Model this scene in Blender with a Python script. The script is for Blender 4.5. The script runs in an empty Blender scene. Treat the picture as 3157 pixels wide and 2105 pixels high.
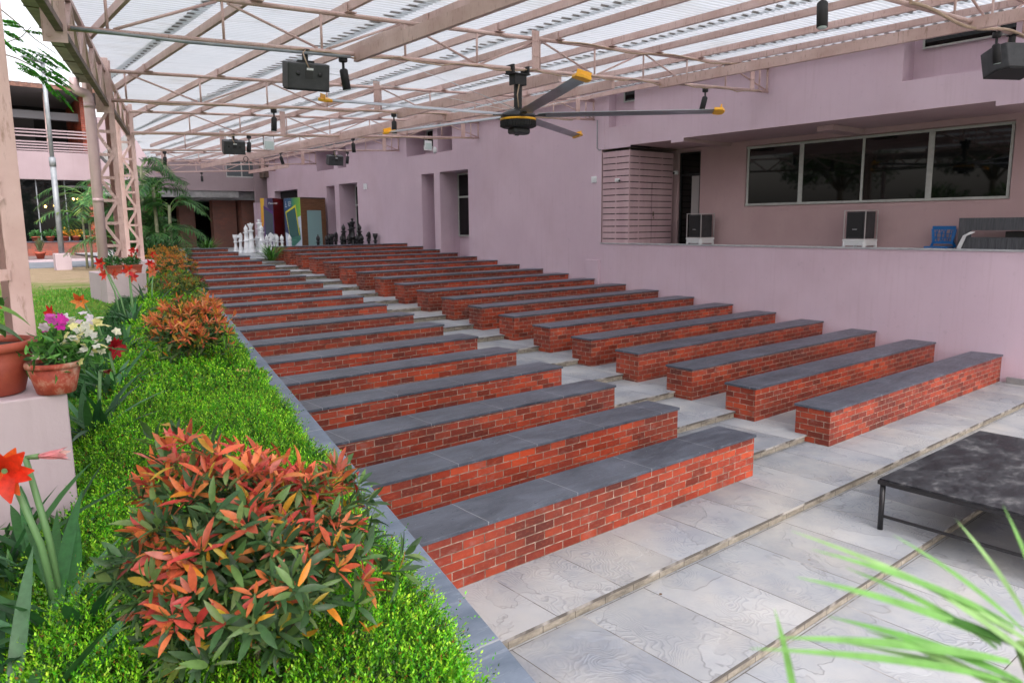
import bpy, math, random
import numpy as np
from mathutils import Vector, Matrix
random.seed(7)
rng = np.random.default_rng(11)
R = math.radians
scene = bpy.context.scene
col = scene.collection

# ------------------------------------------------------------------ camera
CAM = np.array([-2.7317, -4.3081, 2.6891])
YAW, PITCH, ROLL, FPX = R(39.4578), R(8.8781), R(-0.5337), 2307.683
_f = np.array([math.sin(YAW)*math.cos(PITCH), math.cos(YAW)*math.cos(PITCH), -math.sin(PITCH)])
_r = np.array([math.cos(YAW), -math.sin(YAW), 0.0]); _u = np.cross(_r, _f)
_r2 = _r*math.cos(ROLL)+_u*math.sin(ROLL); _u2 = -_r*math.sin(ROLL)+_u*math.cos(ROLL)
def ray(x, y):                       # x, y measured on a 2352 px wide print of the photo
    k = 3157/2352
    return _f+_r2*(x*k-1578.5)/FPX-_u2*(y*k-1052.5)/FPX
def at(x, y, Y):                     # the point of that ray lying at depth Y
    d = ray(x, y); t = (Y-CAM[1])/d[1]; return CAM+t*d
cam = bpy.data.cameras.new('camera'); camo = bpy.data.objects.new('camera', cam); col.objects.link(camo)
cam.sensor_width = 36; cam.lens = FPX/3157*36; cam.clip_start = .05; cam.clip_end = 1500
M = Matrix(((_r2[0], _u2[0], -_f[0]), (_r2[1], _u2[1], -_f[1]), (_r2[2], _u2[2], -_f[2]))).to_4x4()
M.translation = Vector(CAM); camo.matrix_world = M
cam.dof.use_dof = True; cam.dof.focus_distance = 4.0; cam.dof.aperture_fstop = 8
scene.camera = camo

# ------------------------------------------------------------------ materials
def mat(name, rough=.6, color=(.5, .5, .5), metal=0, spec=.5):
    m = bpy.data.materials.new(name); m.use_nodes = True
    nt = m.node_tree; b = nt.nodes['Principled BSDF']
    b.inputs['Base Color'].default_value = (*color, 1); b.inputs['Roughness'].default_value = rough
    b.inputs['Metallic'].default_value = metal; b.inputs['Specular IOR Level'].default_value = spec
    return m
class NT:
    def __init__(s, m): s.m = m; s.t = m.node_tree; s.b = s.t.nodes['Principled BSDF']; s.out = s.t.nodes['Material Output']
    def n(s, typ, **kw):
        x = s.t.nodes.new(typ)
        for k, v in kw.items(): setattr(x, k, v)
        return x
    def l(s, a, b): s.t.links.new(a, b)
    def val(s, sock, v):
        if hasattr(v, 'type') and hasattr(v, 'links'): s.l(v, sock)
        else: sock.default_value = v
    def coord(s, kind='Object', scale=(1, 1, 1), rot=(0, 0, 0)):
        tc = s.n('ShaderNodeTexCoord'); mp = s.n('ShaderNodeMapping')
        mp.inputs['Scale'].default_value = scale; mp.inputs['Rotation'].default_value = rot
        s.l(tc.outputs[kind], mp.inputs['Vector']); return mp.outputs[0]
    def world(s, scale=(1, 1, 1)):
        g = s.n('ShaderNodeNewGeometry'); mp = s.n('ShaderNodeMapping'); mp.inputs['Scale'].default_value = scale
        s.l(g.outputs['Position'], mp.inputs['Vector']); return mp.outputs[0]
    def noise(s, vec, scale=5, detail=4, rough=.55, dist=0):
        x = s.n('ShaderNodeTexNoise'); x.inputs['Scale'].default_value = scale; x.inputs['Detail'].default_value = detail
        x.inputs['Roughness'].default_value = rough; x.inputs['Distortion'].default_value = dist
        s.l(vec, x.inputs['Vector']); return x.outputs['Fac']
    def ramp(s, fac, stops):
        x = s.n('ShaderNodeValToRGB'); e = x.color_ramp.elements
        while len(e) < len(stops): e.new(.5)
        for i, (p, c) in enumerate(stops):
            e[i].position = p; e[i].color = (*c, 1) if isinstance(c, tuple) else (c, c, c, 1)
        s.l(fac, x.inputs[0]); return x.outputs[0]
    def mix(s, fac, a, b, typ='MIX'):
        x = s.n('ShaderNodeMix', data_type='RGBA', blend_type=typ)
        s.val(x.inputs[0], fac)
        for sock, v in ((x.inputs[6], a), (x.inputs[7], b)):
            if isinstance(v, tuple): sock.default_value = (*v, 1)
            else: s.l(v, sock)
        return x.outputs[2]
    def math(s, op, a, b=0.0):
        x = s.n('ShaderNodeMath', operation=op); s.val(x.inputs[0], a); s.val(x.inputs[1], b); return x.outputs[0]
    def bump(s, h, strength=.3, dist=.01):
        x = s.n('ShaderNodeBump'); x.inputs['Strength'].default_value = strength; x.inputs['Distance'].default_value = dist
        s.l(h, x.inputs['Height']); s.l(x.outputs[0], s.b.inputs['Normal'])
    def color(s, c): s.l(c, s.b.inputs['Base Color'])

def speckled(name, c1, c2, scale=6, rough=.6, bump=.2, bscale=40, bd=.004, metal=0, streak=False, spec=.5):
    m = mat(name, rough, metal=metal, spec=spec); n = NT(m)
    v = n.world((1, 1, .12) if streak else (1, 1, 1))
    f = n.noise(v, scale, 6, .62)
    n.color(n.ramp(f, [(.36, c1), (.66, c2)]))
    n.bump(n.noise(n.world(), bscale, 3), bump, bd)
    return m

def pink_wall(name, c1, c2, c3, streak=1.0):
    m = mat(name, .82, spec=.25); n = NT(m)
    big = n.noise(n.world((.5, .5, .5)), 1.1, 5, .6)
    base = n.ramp(big, [(.35, c1), (.65, c2)])
    st = n.noise(n.world((5.5, 5.5, .22)), 3.0, 5, .62)
    stain = n.math('MULTIPLY', n.ramp(st, [(.54, 0.0), (.80, 1.0)]), .32*streak)
    c = n.mix(stain, base, c3)
    pt = n.noise(n.world((1, 1, .7)), .55, 4, .6)
    c = n.mix(n.math('MULTIPLY', n.ramp(pt, [(.50, 0.0), (.70, 1.0)]), .30), c, c3)
    fine = n.noise(n.world(), 9, 6, .7)
    c = n.mix(n.math('MULTIPLY', n.ramp(fine, [(.60, 0.0), (.74, 1.0)]), .3), c, tuple(x*.62 for x in c1))
    n.color(c); n.bump(n.noise(n.world(), 60, 4, .7), .28, .004)
    return m
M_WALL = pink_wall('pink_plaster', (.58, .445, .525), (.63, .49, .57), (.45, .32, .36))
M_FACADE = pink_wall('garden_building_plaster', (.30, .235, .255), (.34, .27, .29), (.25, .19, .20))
M_WALLIN = pink_wall('shaded_pink_plaster', (.48, .335, .345), (.53, .375, .385), (.38, .25, .255), .5)  # same wall paint, with the balcony's brownish shade put into the colour
M_PLINTH = pink_wall('pale_pink_plaster', (.42, .34, .37), (.50, .42, .44), (.30, .24, .23), .9)

def steel_mat():
    m = mat('painted_steel', .5, spec=.4); n = NT(m)
    a = n.noise(n.world((1, 1, 1)), 2.2, 5, .6)
    base = n.ramp(a, [(.35, (.50, .335, .30)), (.65, (.62, .45, .42))])
    rust = n.noise(n.world((6, 6, 1.2)), 5, 6, .7)
    c = n.mix(n.math('MULTIPLY', n.ramp(rust, [(.56, 0.0), (.72, 1.0)]), .75), base, (.20, .105, .06))
    n.color(c); n.bump(n.noise(n.world(), 80, 3), .2, .002)
    return m
M_STEEL = steel_mat()
M_STEELDARK = speckled('grimy_steel', (.07, .055, .045), (.20, .14, .11), 5, .6)

def brick_mat(name, bl=.205, rh=.0735, dull=0):
    m = mat(name, .42, spec=.45); n = NT(m)
    uv = n.coord('UV')
    br = n.n('ShaderNodeTexBrick'); n.l(uv, br.inputs['Vector'])
    br.offset = .5; br.inputs['Scale'].default_value = 1
    br.inputs['Brick Width'].default_value = bl; br.inputs['Row Height'].default_value = rh
    br.inputs['Mortar Size'].default_value = .0052; br.inputs['Mortar Smooth'].default_value = .25
    br.inputs['Bias'].default_value = -.1
    br.inputs['Color1'].default_value = (1, 1, 1, 1); br.inputs['Color2'].default_value = (0, 0, 0, 1)
    br.inputs['Mortar'].default_value = (.5, .5, .5, 1)
    tint = n.ramp(br.outputs['Color'], [(0, (.115, .017, .009)), (.25, (.215, .027, .010)), (.55, (.32, .038, .015)), (1, (.45, .064, .022))])
    v = n.noise(n.world((1, 1, 1)), 1.6, 4, .6)
    tint = n.mix(n.math('MULTIPLY', n.ramp(v, [(.40, 0.0), (.66, 1.0)]), .6), tint, (.095, .022, .016))
    smear = n.noise(n.world((10, 10, 22)), 2.2, 6, .7, .6)
    tint = n.mix(n.math('MULTIPLY', n.ramp(smear, [(.52, 0.0), (.76, 1.0)]), .5), tint, (.42, .13, .065))
    per = n.noise(n.world((.35, .9, .9)), 1.0, 2, .5)
    tint = n.mix(1.0, tint, n.ramp(per, [(.36, .72), (.64, 1.18)]), 'MULTIPLY')
    eff = n.noise(n.world((3, 3, 5)), 1.7, 6, .72)
    tint = n.mix(n.math('MULTIPLY', n.ramp(eff, [(.56, 0.0), (.74, 1.0)]), .55), tint, (.27, .17, .15))
    mort = n.ramp(n.noise(n.world(), 14, 4), [(.3, (.10, .062, .045)), (.5, (.26, .175, .13)), (.72, (.46, .36, .29))])
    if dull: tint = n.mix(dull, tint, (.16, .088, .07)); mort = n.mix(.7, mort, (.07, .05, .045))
    c = n.mix(br.outputs['Fac'], tint, mort); n.color(c)
    h = n.math('ADD', n.math('MULTIPLY', n.math('SUBTRACT', 1.0, br.outputs['Fac']), .6), n.math('MULTIPLY', n.noise(n.world(), 55, 4, .7), .3))
    n.bump(h, .7, .006)
    n.l(n.ramp(v, [(.3, .34), (.7, .62)]), n.b.inputs['Roughness'])
    return m
M_BRICK = brick_mat('glazed_red_brick')
M_BRICK2 = brick_mat('far_red_brick', .22, .08)
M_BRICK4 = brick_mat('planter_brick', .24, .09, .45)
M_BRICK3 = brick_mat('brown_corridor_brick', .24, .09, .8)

def slate_mat(name, c1, c2, pale, joint=.95, jw=.004, rough=.42):
    m = mat(name, rough, spec=.5); n = NT(m)
    big = n.noise(n.world((1, 2.2, 1)), 1.5, 6, .65, .7)
    base = n.ramp(big, [(.33, c1), (.67, c2)])
    sc = n.noise(n.world((1.2, 6, 1)), 6, 7, .75, .5)
    base = n.mix(n.math('MULTIPLY', n.ramp(sc, [(.55, 0.0), (.78, 1.0)]), .55), base, pale)
    sp = n.noise(n.world(), 34, 2, .5)
    base = n.mix(n.math('MULTIPLY', n.ramp(sp, [(.735, 0.0), (.765, 1.0)]), .5), base, (.5, .5, .5))
    uv = n.coord('UV'); sx = n.n('ShaderNodeSeparateXYZ'); n.l(uv, sx.inputs[0])
    wob = n.math('MULTIPLY', n.noise(n.world(), 9, 3), .012)
    md = n.math('MODULO', n.math('ADD', n.math('ADD', sx.outputs[0], wob), 40*joint), joint)
    j = n.math('LESS_THAN', md, jw*1.6)
    base = n.mix(n.math('MULTIPLY', j, .62), base, (.42, .42, .43)); n.color(base)
    n.bump(n.math('ADD', n.noise(n.world((1, 3, 1)), 22, 5, .7), n.math('MULTIPLY', j, -.5)), .35, .004)
    n.l(n.ramp(sc, [(.3, rough-.08), (.75, rough+.22)]), n.b.inputs['Roughness'])
    return m
M_COPING = slate_mat('dark_slate_slab', (.036, .044, .060), (.098, .114, .145), (.26, .285, .33), rough=.32)
M_LEDGE = slate_mat('blue_grey_slate_slab', (.10, .13, .18), (.19, .23, .30), (.42, .45, .50), 1.35, .006, .55)

def paving_mat():
    m = mat('rippled_slate_paving', .6, spec=.35); n = NT(m)
    br = n.n('ShaderNodeTexBrick'); wv0 = n.n('ShaderNodeVectorMath', operation='ADD'); n.l(n.world(), wv0.inputs[0]); wv0.inputs[1].default_value = (20.3, .76+1.0619*30, 0); n.l(wv0.outputs[0], br.inputs['Vector']); br.offset = .37; br.offset_frequency = 2
    for k, v in (('Scale', 1), ('Brick Width', .66), ('Row Height', 1.0619), ('Mortar Size', .0040), ('Mortar Smooth', .3), ('Bias', 0)): br.inputs[k].default_value = v
    br.inputs['Color1'].default_value = (0, 0, 0, 1); br.inputs['Color2'].default_value = (1, 1, 1, 1); br.inputs['Mortar'].default_value = (.5, .5, .5, 1)
    mpn = n.n('ShaderNodeVectorMath', operation='ADD'); n.l(n.world(), mpn.inputs[0])
    sc3 = n.n('ShaderNodeVectorMath', operation='SCALE'); n.l(br.outputs['Color'], sc3.inputs[0]); sc3.inputs[3].default_value = 7.3
    n.l(sc3.outputs[0], mpn.inputs[1]); pv = mpn.outputs[0]
    dist = n.noise(pv, 1.3, 3, .5)
    wv = n.math('SINE', n.math('ADD', n.math('MULTIPLY', dist, 330.0), n.math('MULTIPLY', n.noise(pv, 14, 4), 7.0)))
    ripm = n.ramp(n.noise(pv, 1.7, 2), [(.40, 0.0), (.60, 1.0)])
    big = n.noise(pv, .9, 5, .6)
    base = n.ramp(big, [(.30, (.22, .245, .285)), (.48, (.31, .33, .355)), (.70, (.41, .42, .425))])
    slab = n.ramp(br.outputs['Color'], [(0, .80), (.5, 1.0), (1, 1.06)])
    base = n.mix(1.0, base, slab, 'MULTIPLY')
    rp = n.math('MULTIPLY', n.ramp(wv, [(.55, 0.0), (1.0, 1.0)]), ripm)
    base = n.mix(n.math('MULTIPLY', rp, .42), base, (.12, .14, .18))
    fl = n.noise(pv, 1.15, 4, .55, .4); df = n.math('ABSOLUTE', n.math('SUBTRACT', fl, .5)); edge = n.ramp(df, [(0, 1.0), (.007, 0.0)])
    base = n.mix(1.0, base, n.ramp(fl, [(.492, .94), (.508, 1.03)]), 'MULTIPLY'); base = n.mix(n.math('MULTIPLY', n.math('MULTIPLY', edge, n.ramp(n.noise(n.world(), 1.3, 2), [(.48, 0.0), (.56, 1.0)])), .5), base, (.12, .12, .125))
    pat = n.noise(n.world((.8, 1, 1)), 2.1, 5, .7); base = n.mix(n.math('MULTIPLY', n.ramp(pat, [(.52, 0.0), (.75, 1.0)]), .30), base, (.16, .185, .225))
    dust = n.noise(n.world(), .8, 6, .65)
    base = n.mix(n.math('MULTIPLY', n.ramp(dust, [(.46, 0.0), (.70, 1.0)]), .7), base, (.44, .42, .385))
    jcol = n.ramp(n.noise(n.world(), 3, 3), [(.5, (.10, .09, .08)), (.62, (.40, .38, .35))])
    base = n.mix(br.outputs['Fac'], base, jcol); n.color(base)
    h = n.math('ADD', n.math('ADD', n.math('ADD', n.math('MULTIPLY', n.math('MULTIPLY', wv, ripm), .35), n.math('MULTIPLY', n.ramp(fl, [(.495, 0.0), (.505, 1.0)]), .9)), n.math('MULTIPLY', n.noise(n.world(), 30, 6, .7), .5)), n.math('MULTIPLY', br.outputs['Fac'], -1.4))
    n.bump(h, .55, .005)
    n.l(n.ramp(big, [(.3, .48), (.7, .75)]), n.b.inputs['Roughness'])
    return m
M_PAVE = paving_mat()
def riser_mat():
    m = mat('step_riser_stone', .75, spec=.25); n = NT(m)
    f = n.noise(n.world((2, 2, 6)), 3, 6, .7)
    sp = n.n('ShaderNodeSeparateXYZ'); n.l(n.world(), sp.inputs[0]); jj = n.math('LESS_THAN', n.math('MODULO', n.math('ADD', sp.outputs[0], 20.0), .31), .008)
    c = n.ramp(f, [(.3, (.13, .12, .10)), (.5, (.26, .235, .19)), (.72, (.40, .37, .31))])
    c = n.mix(n.math('MULTIPLY', jj, .7), c, (.05, .045, .035)); n.color(c); n.bump(n.noise(n.world(), 30, 5), .5, .006); return m
M_RISER = riser_mat()

def leaf_mat(name='leaf', rough=.42, trans=.35):
    m = mat(name, rough, spec=.4); n = NT(m)
    at_ = n.n('ShaderNodeVertexColor'); at_.layer_name = 'Col'
    nz = n.noise(n.world(), 60, 3)
    c = n.mix(1.0, at_.outputs[0], n.ramp(nz, [(.3, .8), (.7, 1.15)]), 'MULTIPLY')
    n.color(c)
    tr = n.n('ShaderNodeBsdfTranslucent'); n.l(c, tr.inputs[0])
    mx = n.n('ShaderNodeMixShader'); mx.inputs[0].default_value = trans
    n.l(n.b.outputs[0], mx.inputs[1]); n.l(tr.outputs[0], mx.inputs[2]); n.l(mx.outputs[0], n.out.inputs[0])
    return m
M_LEAF = leaf_mat(); M_PETAL = leaf_mat('petal', .5, .4); M_FOLIAGE = leaf_mat('tree_foliage', .5, .3)
M_BARK = speckled('bark', (.10, .075, .05), (.22, .17, .12), 9, .85, .6, 30)
M_SOIL = speckled('potting_soil', (.03, .02, .014), (.08, .055, .04), 25, .95, .8, 60, .01)
M_TERRA = speckled('terracotta', (.26, .045, .025), (.40, .085, .045), 5, .6, .25, 40)
def worn_terracotta():
    m = mat('worn_terracotta', .6, spec=.3); n = NT(m)
    f = n.noise(n.world((1, 1, .8)), 9, 7, .7)
    c = n.ramp(f, [(.34, (.18, .028, .018)), (.48, (.34, .06, .035)), (.56, (.42, .19, .13)), (.66, (.52, .38, .30))])
    n.color(c); n.bump(f, .3, .004); return m
M_TERRAOLD = worn_terracotta()
M_BLACK = mat('black_satin', .38, (.014, .014, .016)); M_BLACKMATT = mat('black_matt', .7, (.018, .018, .02))
M_GREYPL = speckled('dark_grey_cabinet', (.028, .030, .034), (.048, .050, .055), 9, .5)
M_WHITE = speckled('white_painted_plastic', (.70, .72, .74), (.80, .82, .84), 5, .35, .05)
M_WHITED = mat('white_plastic', .4, (.72, .74, .76))
M_YELLOW = mat('yellow_plastic', .4, (.85, .42, .02)); M_ALU = mat('brushed_aluminium', .35, (.62, .64, .66), .7)
M_BLADE = speckled('fan_blade_alu', (.36, .38, .41), (.44, .46, .50), 3, .34, .03, metal=.75)
M_GLASS = mat('dark_window_glass', .03, (.004, .005, .005), spec=.35)
M_GLASSG = mat('grey_green_glass', .12, (.14, .20, .21), spec=.6)
M_FRAME = speckled('grey_window_frame', (.40, .42, .40), (.50, .52, .50), 8, .45, .1)
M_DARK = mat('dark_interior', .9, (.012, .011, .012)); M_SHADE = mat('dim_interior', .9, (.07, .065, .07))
M_CONC = speckled('grey_concrete', (.19, .19, .195), (.30, .30, .30), 3, .85, .4, 30)
M_PIPE = speckled('grey_conduit', (.20, .23, .25), (.30, .33, .34), 6, .5)
M_CABLE = speckled('beige_cable', (.34, .24, .16), (.46, .34, .25), 12, .6)
M_BLUE = mat('blue_plastic', .38, (.005, .14, .42))
M_GALV = speckled('galvanised_pole', (.20, .22, .24), (.30, .33, .35), 5, .5, .1, metal=.2)
M_LAMPGLASS = mat('floodlight_glass', .15, (.52, .62, .60))
def emis(name, c, s):
    m = mat(name); b = m.node_tree.nodes['Principled BSDF']; b.inputs['Emission Color'].default_value = (*c, 1); b.inputs['Emission Strength'].default_value = s; return m
M_BULB = emis('lit_warm_bulb', (1, .55, .15), 9); M_TUBE = emis('lit_ceiling_lamp', (.9, .95, 1), 14)
def wood_mat(name, c1, c2, axis=(1, 1, 14), plank=None):
    m = mat(name, .5, spec=.35); n = NT(m)
    f = n.noise(n.world(axis), 3, 6, .65, .3); c = n.ramp(f, [(.33, c1), (.68, c2)])
    n.color(c); n.bump(f, .1, .002); return m
M_WOOD = wood_mat('brown_wood_laminate', (.095, .045, .022), (.20, .10, .05))
M_DESK = wood_mat('charcoal_wood_laminate', (.050, .054, .062), (.12, .125, .14), (14, 14, 1))
def tabletop():
    m = mat('scuffed_black_board', .5, spec=.4); n = NT(m)
    f = n.noise(n.world((1, 1.5, 1)), 3.2, 8, .75, .1); g = n.noise(n.world((1, 9, 1)), 9, 5, .7)
    c = n.ramp(f, [(.42, (.010, .011, .014)), (.54, (.030, .032, .038)), (.66, (.12, .12, .125)), (.78, (.19, .19, .195))])
    c = n.mix(n.math('MULTIPLY', n.ramp(g, [(.58, 0.0), (.7, 1.0)]), .25), c, (.15, .15, .155)); n.color(c)
    n.l(n.ramp(f, [(.35, .38), (.65, .7)]), n.b.inputs['Roughness']); return m
M_TABLE = tabletop()
def ground_mat():
    m = mat('lawn', .95, spec=.1); n = NT(m)
    p = n.noise(n.world((.35, .9, 1)), 1.1, 5, .6)
    q = n.noise(n.world((2.5, 7, 1)), 2.3, 5, .7)
    g = n.ramp(q, [(.3, (.055, .13, .012)), (.7, (.13, .22, .03))])
    d = n.ramp(q, [(.3, (.20, .15, .085)), (.7, (.37, .29, .20))])
    sp = n.n('ShaderNodeSeparateXYZ'); n.l(n.world(), sp.inputs[0])
    # grass is worn away towards the far end of the lawn
    yy = n.math('DIVIDE', n.math('SUBTRACT', sp.outputs[1], 10.8), 5.0)
    fac = n.math('ADD', n.math('MULTIPLY', n.math('SUBTRACT', p, .5), 3.0), yy)
    fac = n.ramp(fac, [(.15, 0.0), (.75, 1.0)])
    n.color(n.mix(fac, g, d)); n.bump(n.noise(n.world(), 22, 5, .7), .8, .02); return m
M_LAWN = ground_mat()
M_PATH = speckled('pale_path_concrete', (.13, .15, .175), (.20, .22, .24), 2, .8)
def roof_mat():
    m = mat('translucent_corrugated_sheet', .45, spec=.4); n = NT(m)
    uv = n.coord('UV'); sx = n.n('ShaderNodeSeparateXYZ'); n.l(uv, sx.inputs[0])
    v = sx.outputs[1]                                   # metres up the slope from the sheet's lower end
    grime = n.noise(n.world((.35, 9, 1)), 1.6, 6, .7)
    base = n.ramp(grime, [(.25, (.70, .74, .755)), (.60, (.80, .83, .845)), (.80, (.50, .50, .48))])
    streak = n.noise(n.world((.22, 16, 1)), 2.5, 5, .7)
    base = n.mix(n.math('MULTIPLY', n.ramp(streak, [(.60, 0.0), (.72, 1.0)]), .6), base, (.17, .16, .14))
    ph = n.math('SINE', n.math('MULTIPLY', sx.outputs[0], 2*math.pi/.10))
    base = n.mix(1.0, base, n.ramp(n.math('ADD', n.math('MULTIPLY', ph, .5), .5), [(0, .70), (.55, 1.0)]), 'MULTIPLY')
    wob = n.math('MULTIPLY', n.math('SUBTRACT', n.noise(n.world((1, 2.4, 1)), 2.0, 4, .7), .5), .28)
    vv = n.math('ADD', v, wob)
    lap = n.math('MULTIPLY', n.math('MULTIPLY', n.ramp(vv, [(.0, 0.0), (.04, 1.0), (.16, 1.0), (.22, 0.0)]), n.math('GREATER_THAN', v, .001)),
                 n.ramp(n.math('ADD', n.math('MULTIPLY', n.math('SINE', n.math('MULTIPLY', sx.outputs[0], 2*math.pi/.20)), .22), n.noise(n.world((3, 7, 1)), 2.4, 5, .75)), [(.42, 0.0), (.58, 1.0)]))
    bl = n.noise(n.world((.6, .6, 1)), 1.3, 5, .65)
    base = n.mix(n.math('MULTIPLY', n.ramp(bl, [(.52, 0.0), (.72, 1.0)]), .35), base, (.48, .46, .40))
    base = n.mix(n.math('MULTIPLY', lap, .85), base, (.075, .058, .04)); n.color(base)
    tr = n.n('ShaderNodeBsdfTranslucent'); n.l(base, tr.inputs[0])
    mx = n.n('ShaderNodeMixShader'); mx.inputs[0].default_value = .78
    n.l(n.b.outputs[0], mx.inputs[1]); n.l(tr.outputs[0], mx.inputs[2]); n.l(mx.outputs[0], n.out.inputs[0]); return m
M_ROOF = roof_mat()
M_TILE = speckled('roof_tile', (.10, .05, .04), (.22, .11, .08), 8, .8)

# ------------------------------------------------------------------ mesh helpers
class MB:
    def __init__(s): s.v = []; s.f = []; s.uv = []; s.sm = []
    def quad(s, pts, uvs=None, smooth=False):
        i = len(s.v); s.v += [tuple(map(float, p)) for p in pts]; s.f.append(tuple(range(i, i+len(pts))))
        if uvs is None:
            p = [Vector(q) for q in pts]; e = (p[1]-p[0]); L = e.length or 1; e = e/L
            n = (p[1]-p[0]).cross(p[2]-p[1]); n = n.normalized() if n.length else Vector((0, 0, 1)); t = n.cross(e)
            uvs = [((q-p[0]).dot(e), (q-p[0]).dot(t)) for q in p]
        s.uv.append(uvs); s.sm.append(smooth)
    def box(s, x0, y0, z0, x1, y1, z1, u0=0.0):
        L = lambda a, b: abs(b-a)
        P = lambda *q: q
        # side faces carry metre UVs: u along the wall, v = height
        s.quad([(x0, y0, z0), (x1, y0, z0), (x1, y0, z1), (x0, y0, z1)], [(u0+x0, z0), (u0+x1, z0), (u0+x1, z1), (u0+x0, z1)])
        s.quad([(x1, y0, z0), (x1, y1, z0), (x1, y1, z1), (x1, y0, z1)], [(u0+x1+y0, z0), (u0+x1+y1, z0), (u0+x1+y1, z1), (u0+x1+y0, z1)])
        s.quad([(x1, y1, z0), (x0, y1, z0), (x0, y1, z1), (x1, y1, z1)], [(u0+x1, z0), (u0+x0, z0), (u0+x0, z1), (u0+x1, z1)])
        s.quad([(x0, y1, z0), (x0, y0, z0), (x0, y0, z1), (x0, y1, z1)], [(u0+x0-y1, z0), (u0+x0-y0, z0), (u0+x0-y0, z1), (u0+x0-y1, z1)])
        s.quad([(x0, y0, z1), (x1, y0, z1), (x1, y1, z1), (x0, y1, z1)], [(u0+x0, y0), (u0+x1, y0), (u0+x1, y1), (u0+x0, y1)])
        s.quad([(x0, y1, z0), (x1, y1, z0), (x1, y0, z0), (x0, y0, z0)], [(u0+x0, y1), (u0+x1, y1), (u0+x1, y0), (u0+x0, y0)])
        return s
    def prism(s, poly, z0, z1):          # poly: counter-clockwise (x, y) list
        n = len(poly); u = 0
        s.quad([(x, y, z1) for x, y in poly], [(x, y) for x, y in poly])
        s.quad([(x, y, z0) for x, y in reversed(poly)], [(x, y) for x, y in reversed(poly)])
        for i in range(n):
            a, b = poly[i], poly[(i+1) % n]; L = math.dist(a, b)
            s.quad([(*a, z0), (*b, z0), (*b, z1), (*a, z1)], [(u, z0), (u+L, z0), (u+L, z1), (u, z1)]); u += L
        return s
    def beam(s, a, b, w, h, up=(0, 0, 1)):
        a, b = Vector(a), Vector(b); d = (b-a).normalized(); up = Vector(up)
        sd = d.cross(up); sd = sd.normalized() if sd.length > 1e-4 else Vector((1, 0, 0)); u = sd.cross(d)
        c = [sd*(w/2*i)+u*(h/2*j) for i, j in ((-1, -1), (1, -1), (1, 1), (-1, 1))]
        for i in range(4):
            j = (i+1) % 4; s.quad([a+c[i], b+c[i], b+c[j], a+c[j]][::-1])
        s.quad([a+q for q in c][::1]); s.quad([b+q for q in c][::-1]); return s
    def tube(s, pts, r, n=8, cap=True):
        pts = [Vector(p) for p in pts]; rs = r if isinstance(r, (list, tuple)) else [r]*len(pts)
        rings = []; side = None
        for i, p in enumerate(pts):
            d = (pts[min(i+1, len(pts)-1)]-pts[max(i-1, 0)]).normalized()
            if side is None or abs(side.dot(d)) > .99:
                side = d.cross(Vector((0, 0, 1)));  side = side if side.length > .05 else Vector((1, 0, 0))
            side = (side-d*side.dot(d)).normalized(); up = side.cross(d)
            i0 = len(s.v)
            for k in range(n):
                t = 2*math.pi*k/n; s.v.append(tuple(p+(side*math.cos(t)+up*math.sin(t))*rs[i]))
            rings.append(i0)
        for a, b in zip(rings, rings[1:]):
            for k in range(n):
                k2 = (k+1) % n; s.f.append((a+k, b+k, b+k2, a+k2)); s.uv.append([(0, 0)]*4); s.sm.append(True)
        if cap:
            s.f.append(tuple(rings[0]+k for k in range(n))); s.uv.append([(0, 0)]*n); s.sm.append(False)
            s.f.append(tuple(rings[-1]+k for k in reversed(range(n)))); s.uv.append([(0, 0)]*n); s.sm.append(False)
        return s
    def lathe(s, prof, c=(0, 0, 0), n=20, axis=None):
        c = Vector(c); i0 = len(s.v)
        for r, z in prof:
            for k in range(n):
                t = 2*math.pi*k/n; s.v.append((c.x+r*math.cos(t), c.y+r*math.sin(t), c.z+z))
        for a in range(len(prof)-1):
            for k in range(n):
                k2 = (k+1) % n; A = i0+a*n; B = A+n
                s.f.append((A+k, A+k2, B+k2, B+k)); s.uv.append([(0, 0)]*4); s.sm.append(True)
        s.f.append(tuple(i0+k for k in reversed(range(n)))); s.uv.append([(0, 0)]*n); s.sm.append(False)
        e = i0+(len(prof)-1)*n
        s.f.append(tuple(e+k for k in range(n))); s.uv.append([(0, 0)]*n); s.sm.append(False)
        return s
    def xform(s, m, start=0):
        s.v[start:] = [tuple(m @ Vector(p)) for p in s.v[start:]]; return s

def tag(o, label=None, cat=None, group=None, kind=None):
    if label: o['label'] = label
    if cat: o['category'] = cat
    if group: o['group'] = group
    if kind: o['kind'] = kind
    return o
def thing(name, label, cat, loc=(0, 0, 0), rz=0, group=None):
    o = bpy.data.objects.new(name, None); col.objects.link(o); o.empty_display_size = .1
    o.location = [float(q) for q in loc]; o.rotation_euler = (0, 0, rz); return tag(o, label, cat, group)
def part(name, mb, m, parent=None, world=False, bevel=0, label=None):
    me = bpy.data.meshes.new(name); v = mb.v
    if world and parent is not None:
        L = Vector((0, 0, 0)); p = parent
        while p is not None: L += Vector(p.location); p = p.parent
        v = [(a-L.x, b-L.y, c-L.z) for a, b, c in v]
    me.from_pydata(v, [], mb.f)
    ul = me.uv_layers.new(name='UVMap'); ul.data.foreach_set('uv', np.array([c for f in mb.uv for q in f for c in q], dtype=np.float32))
    me.polygons.foreach_set('use_smooth', np.array(mb.sm, dtype=bool)); me.materials.append(m); me.update()
    o = bpy.data.objects.new(name, me); col.objects.link(o)
    if parent is not None: o.parent = parent
    if bevel:
        b = o.modifiers.new('b', 'BEVEL'); b.width = bevel; b.segments = 2; b.limit_method = 'ANGLE'
        w = o.modifiers.new('w', 'WELD'); w.merge_threshold = 1e-5
        o.modifiers.move(1, 0)
    if label: o['label'] = label
    return o
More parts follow.
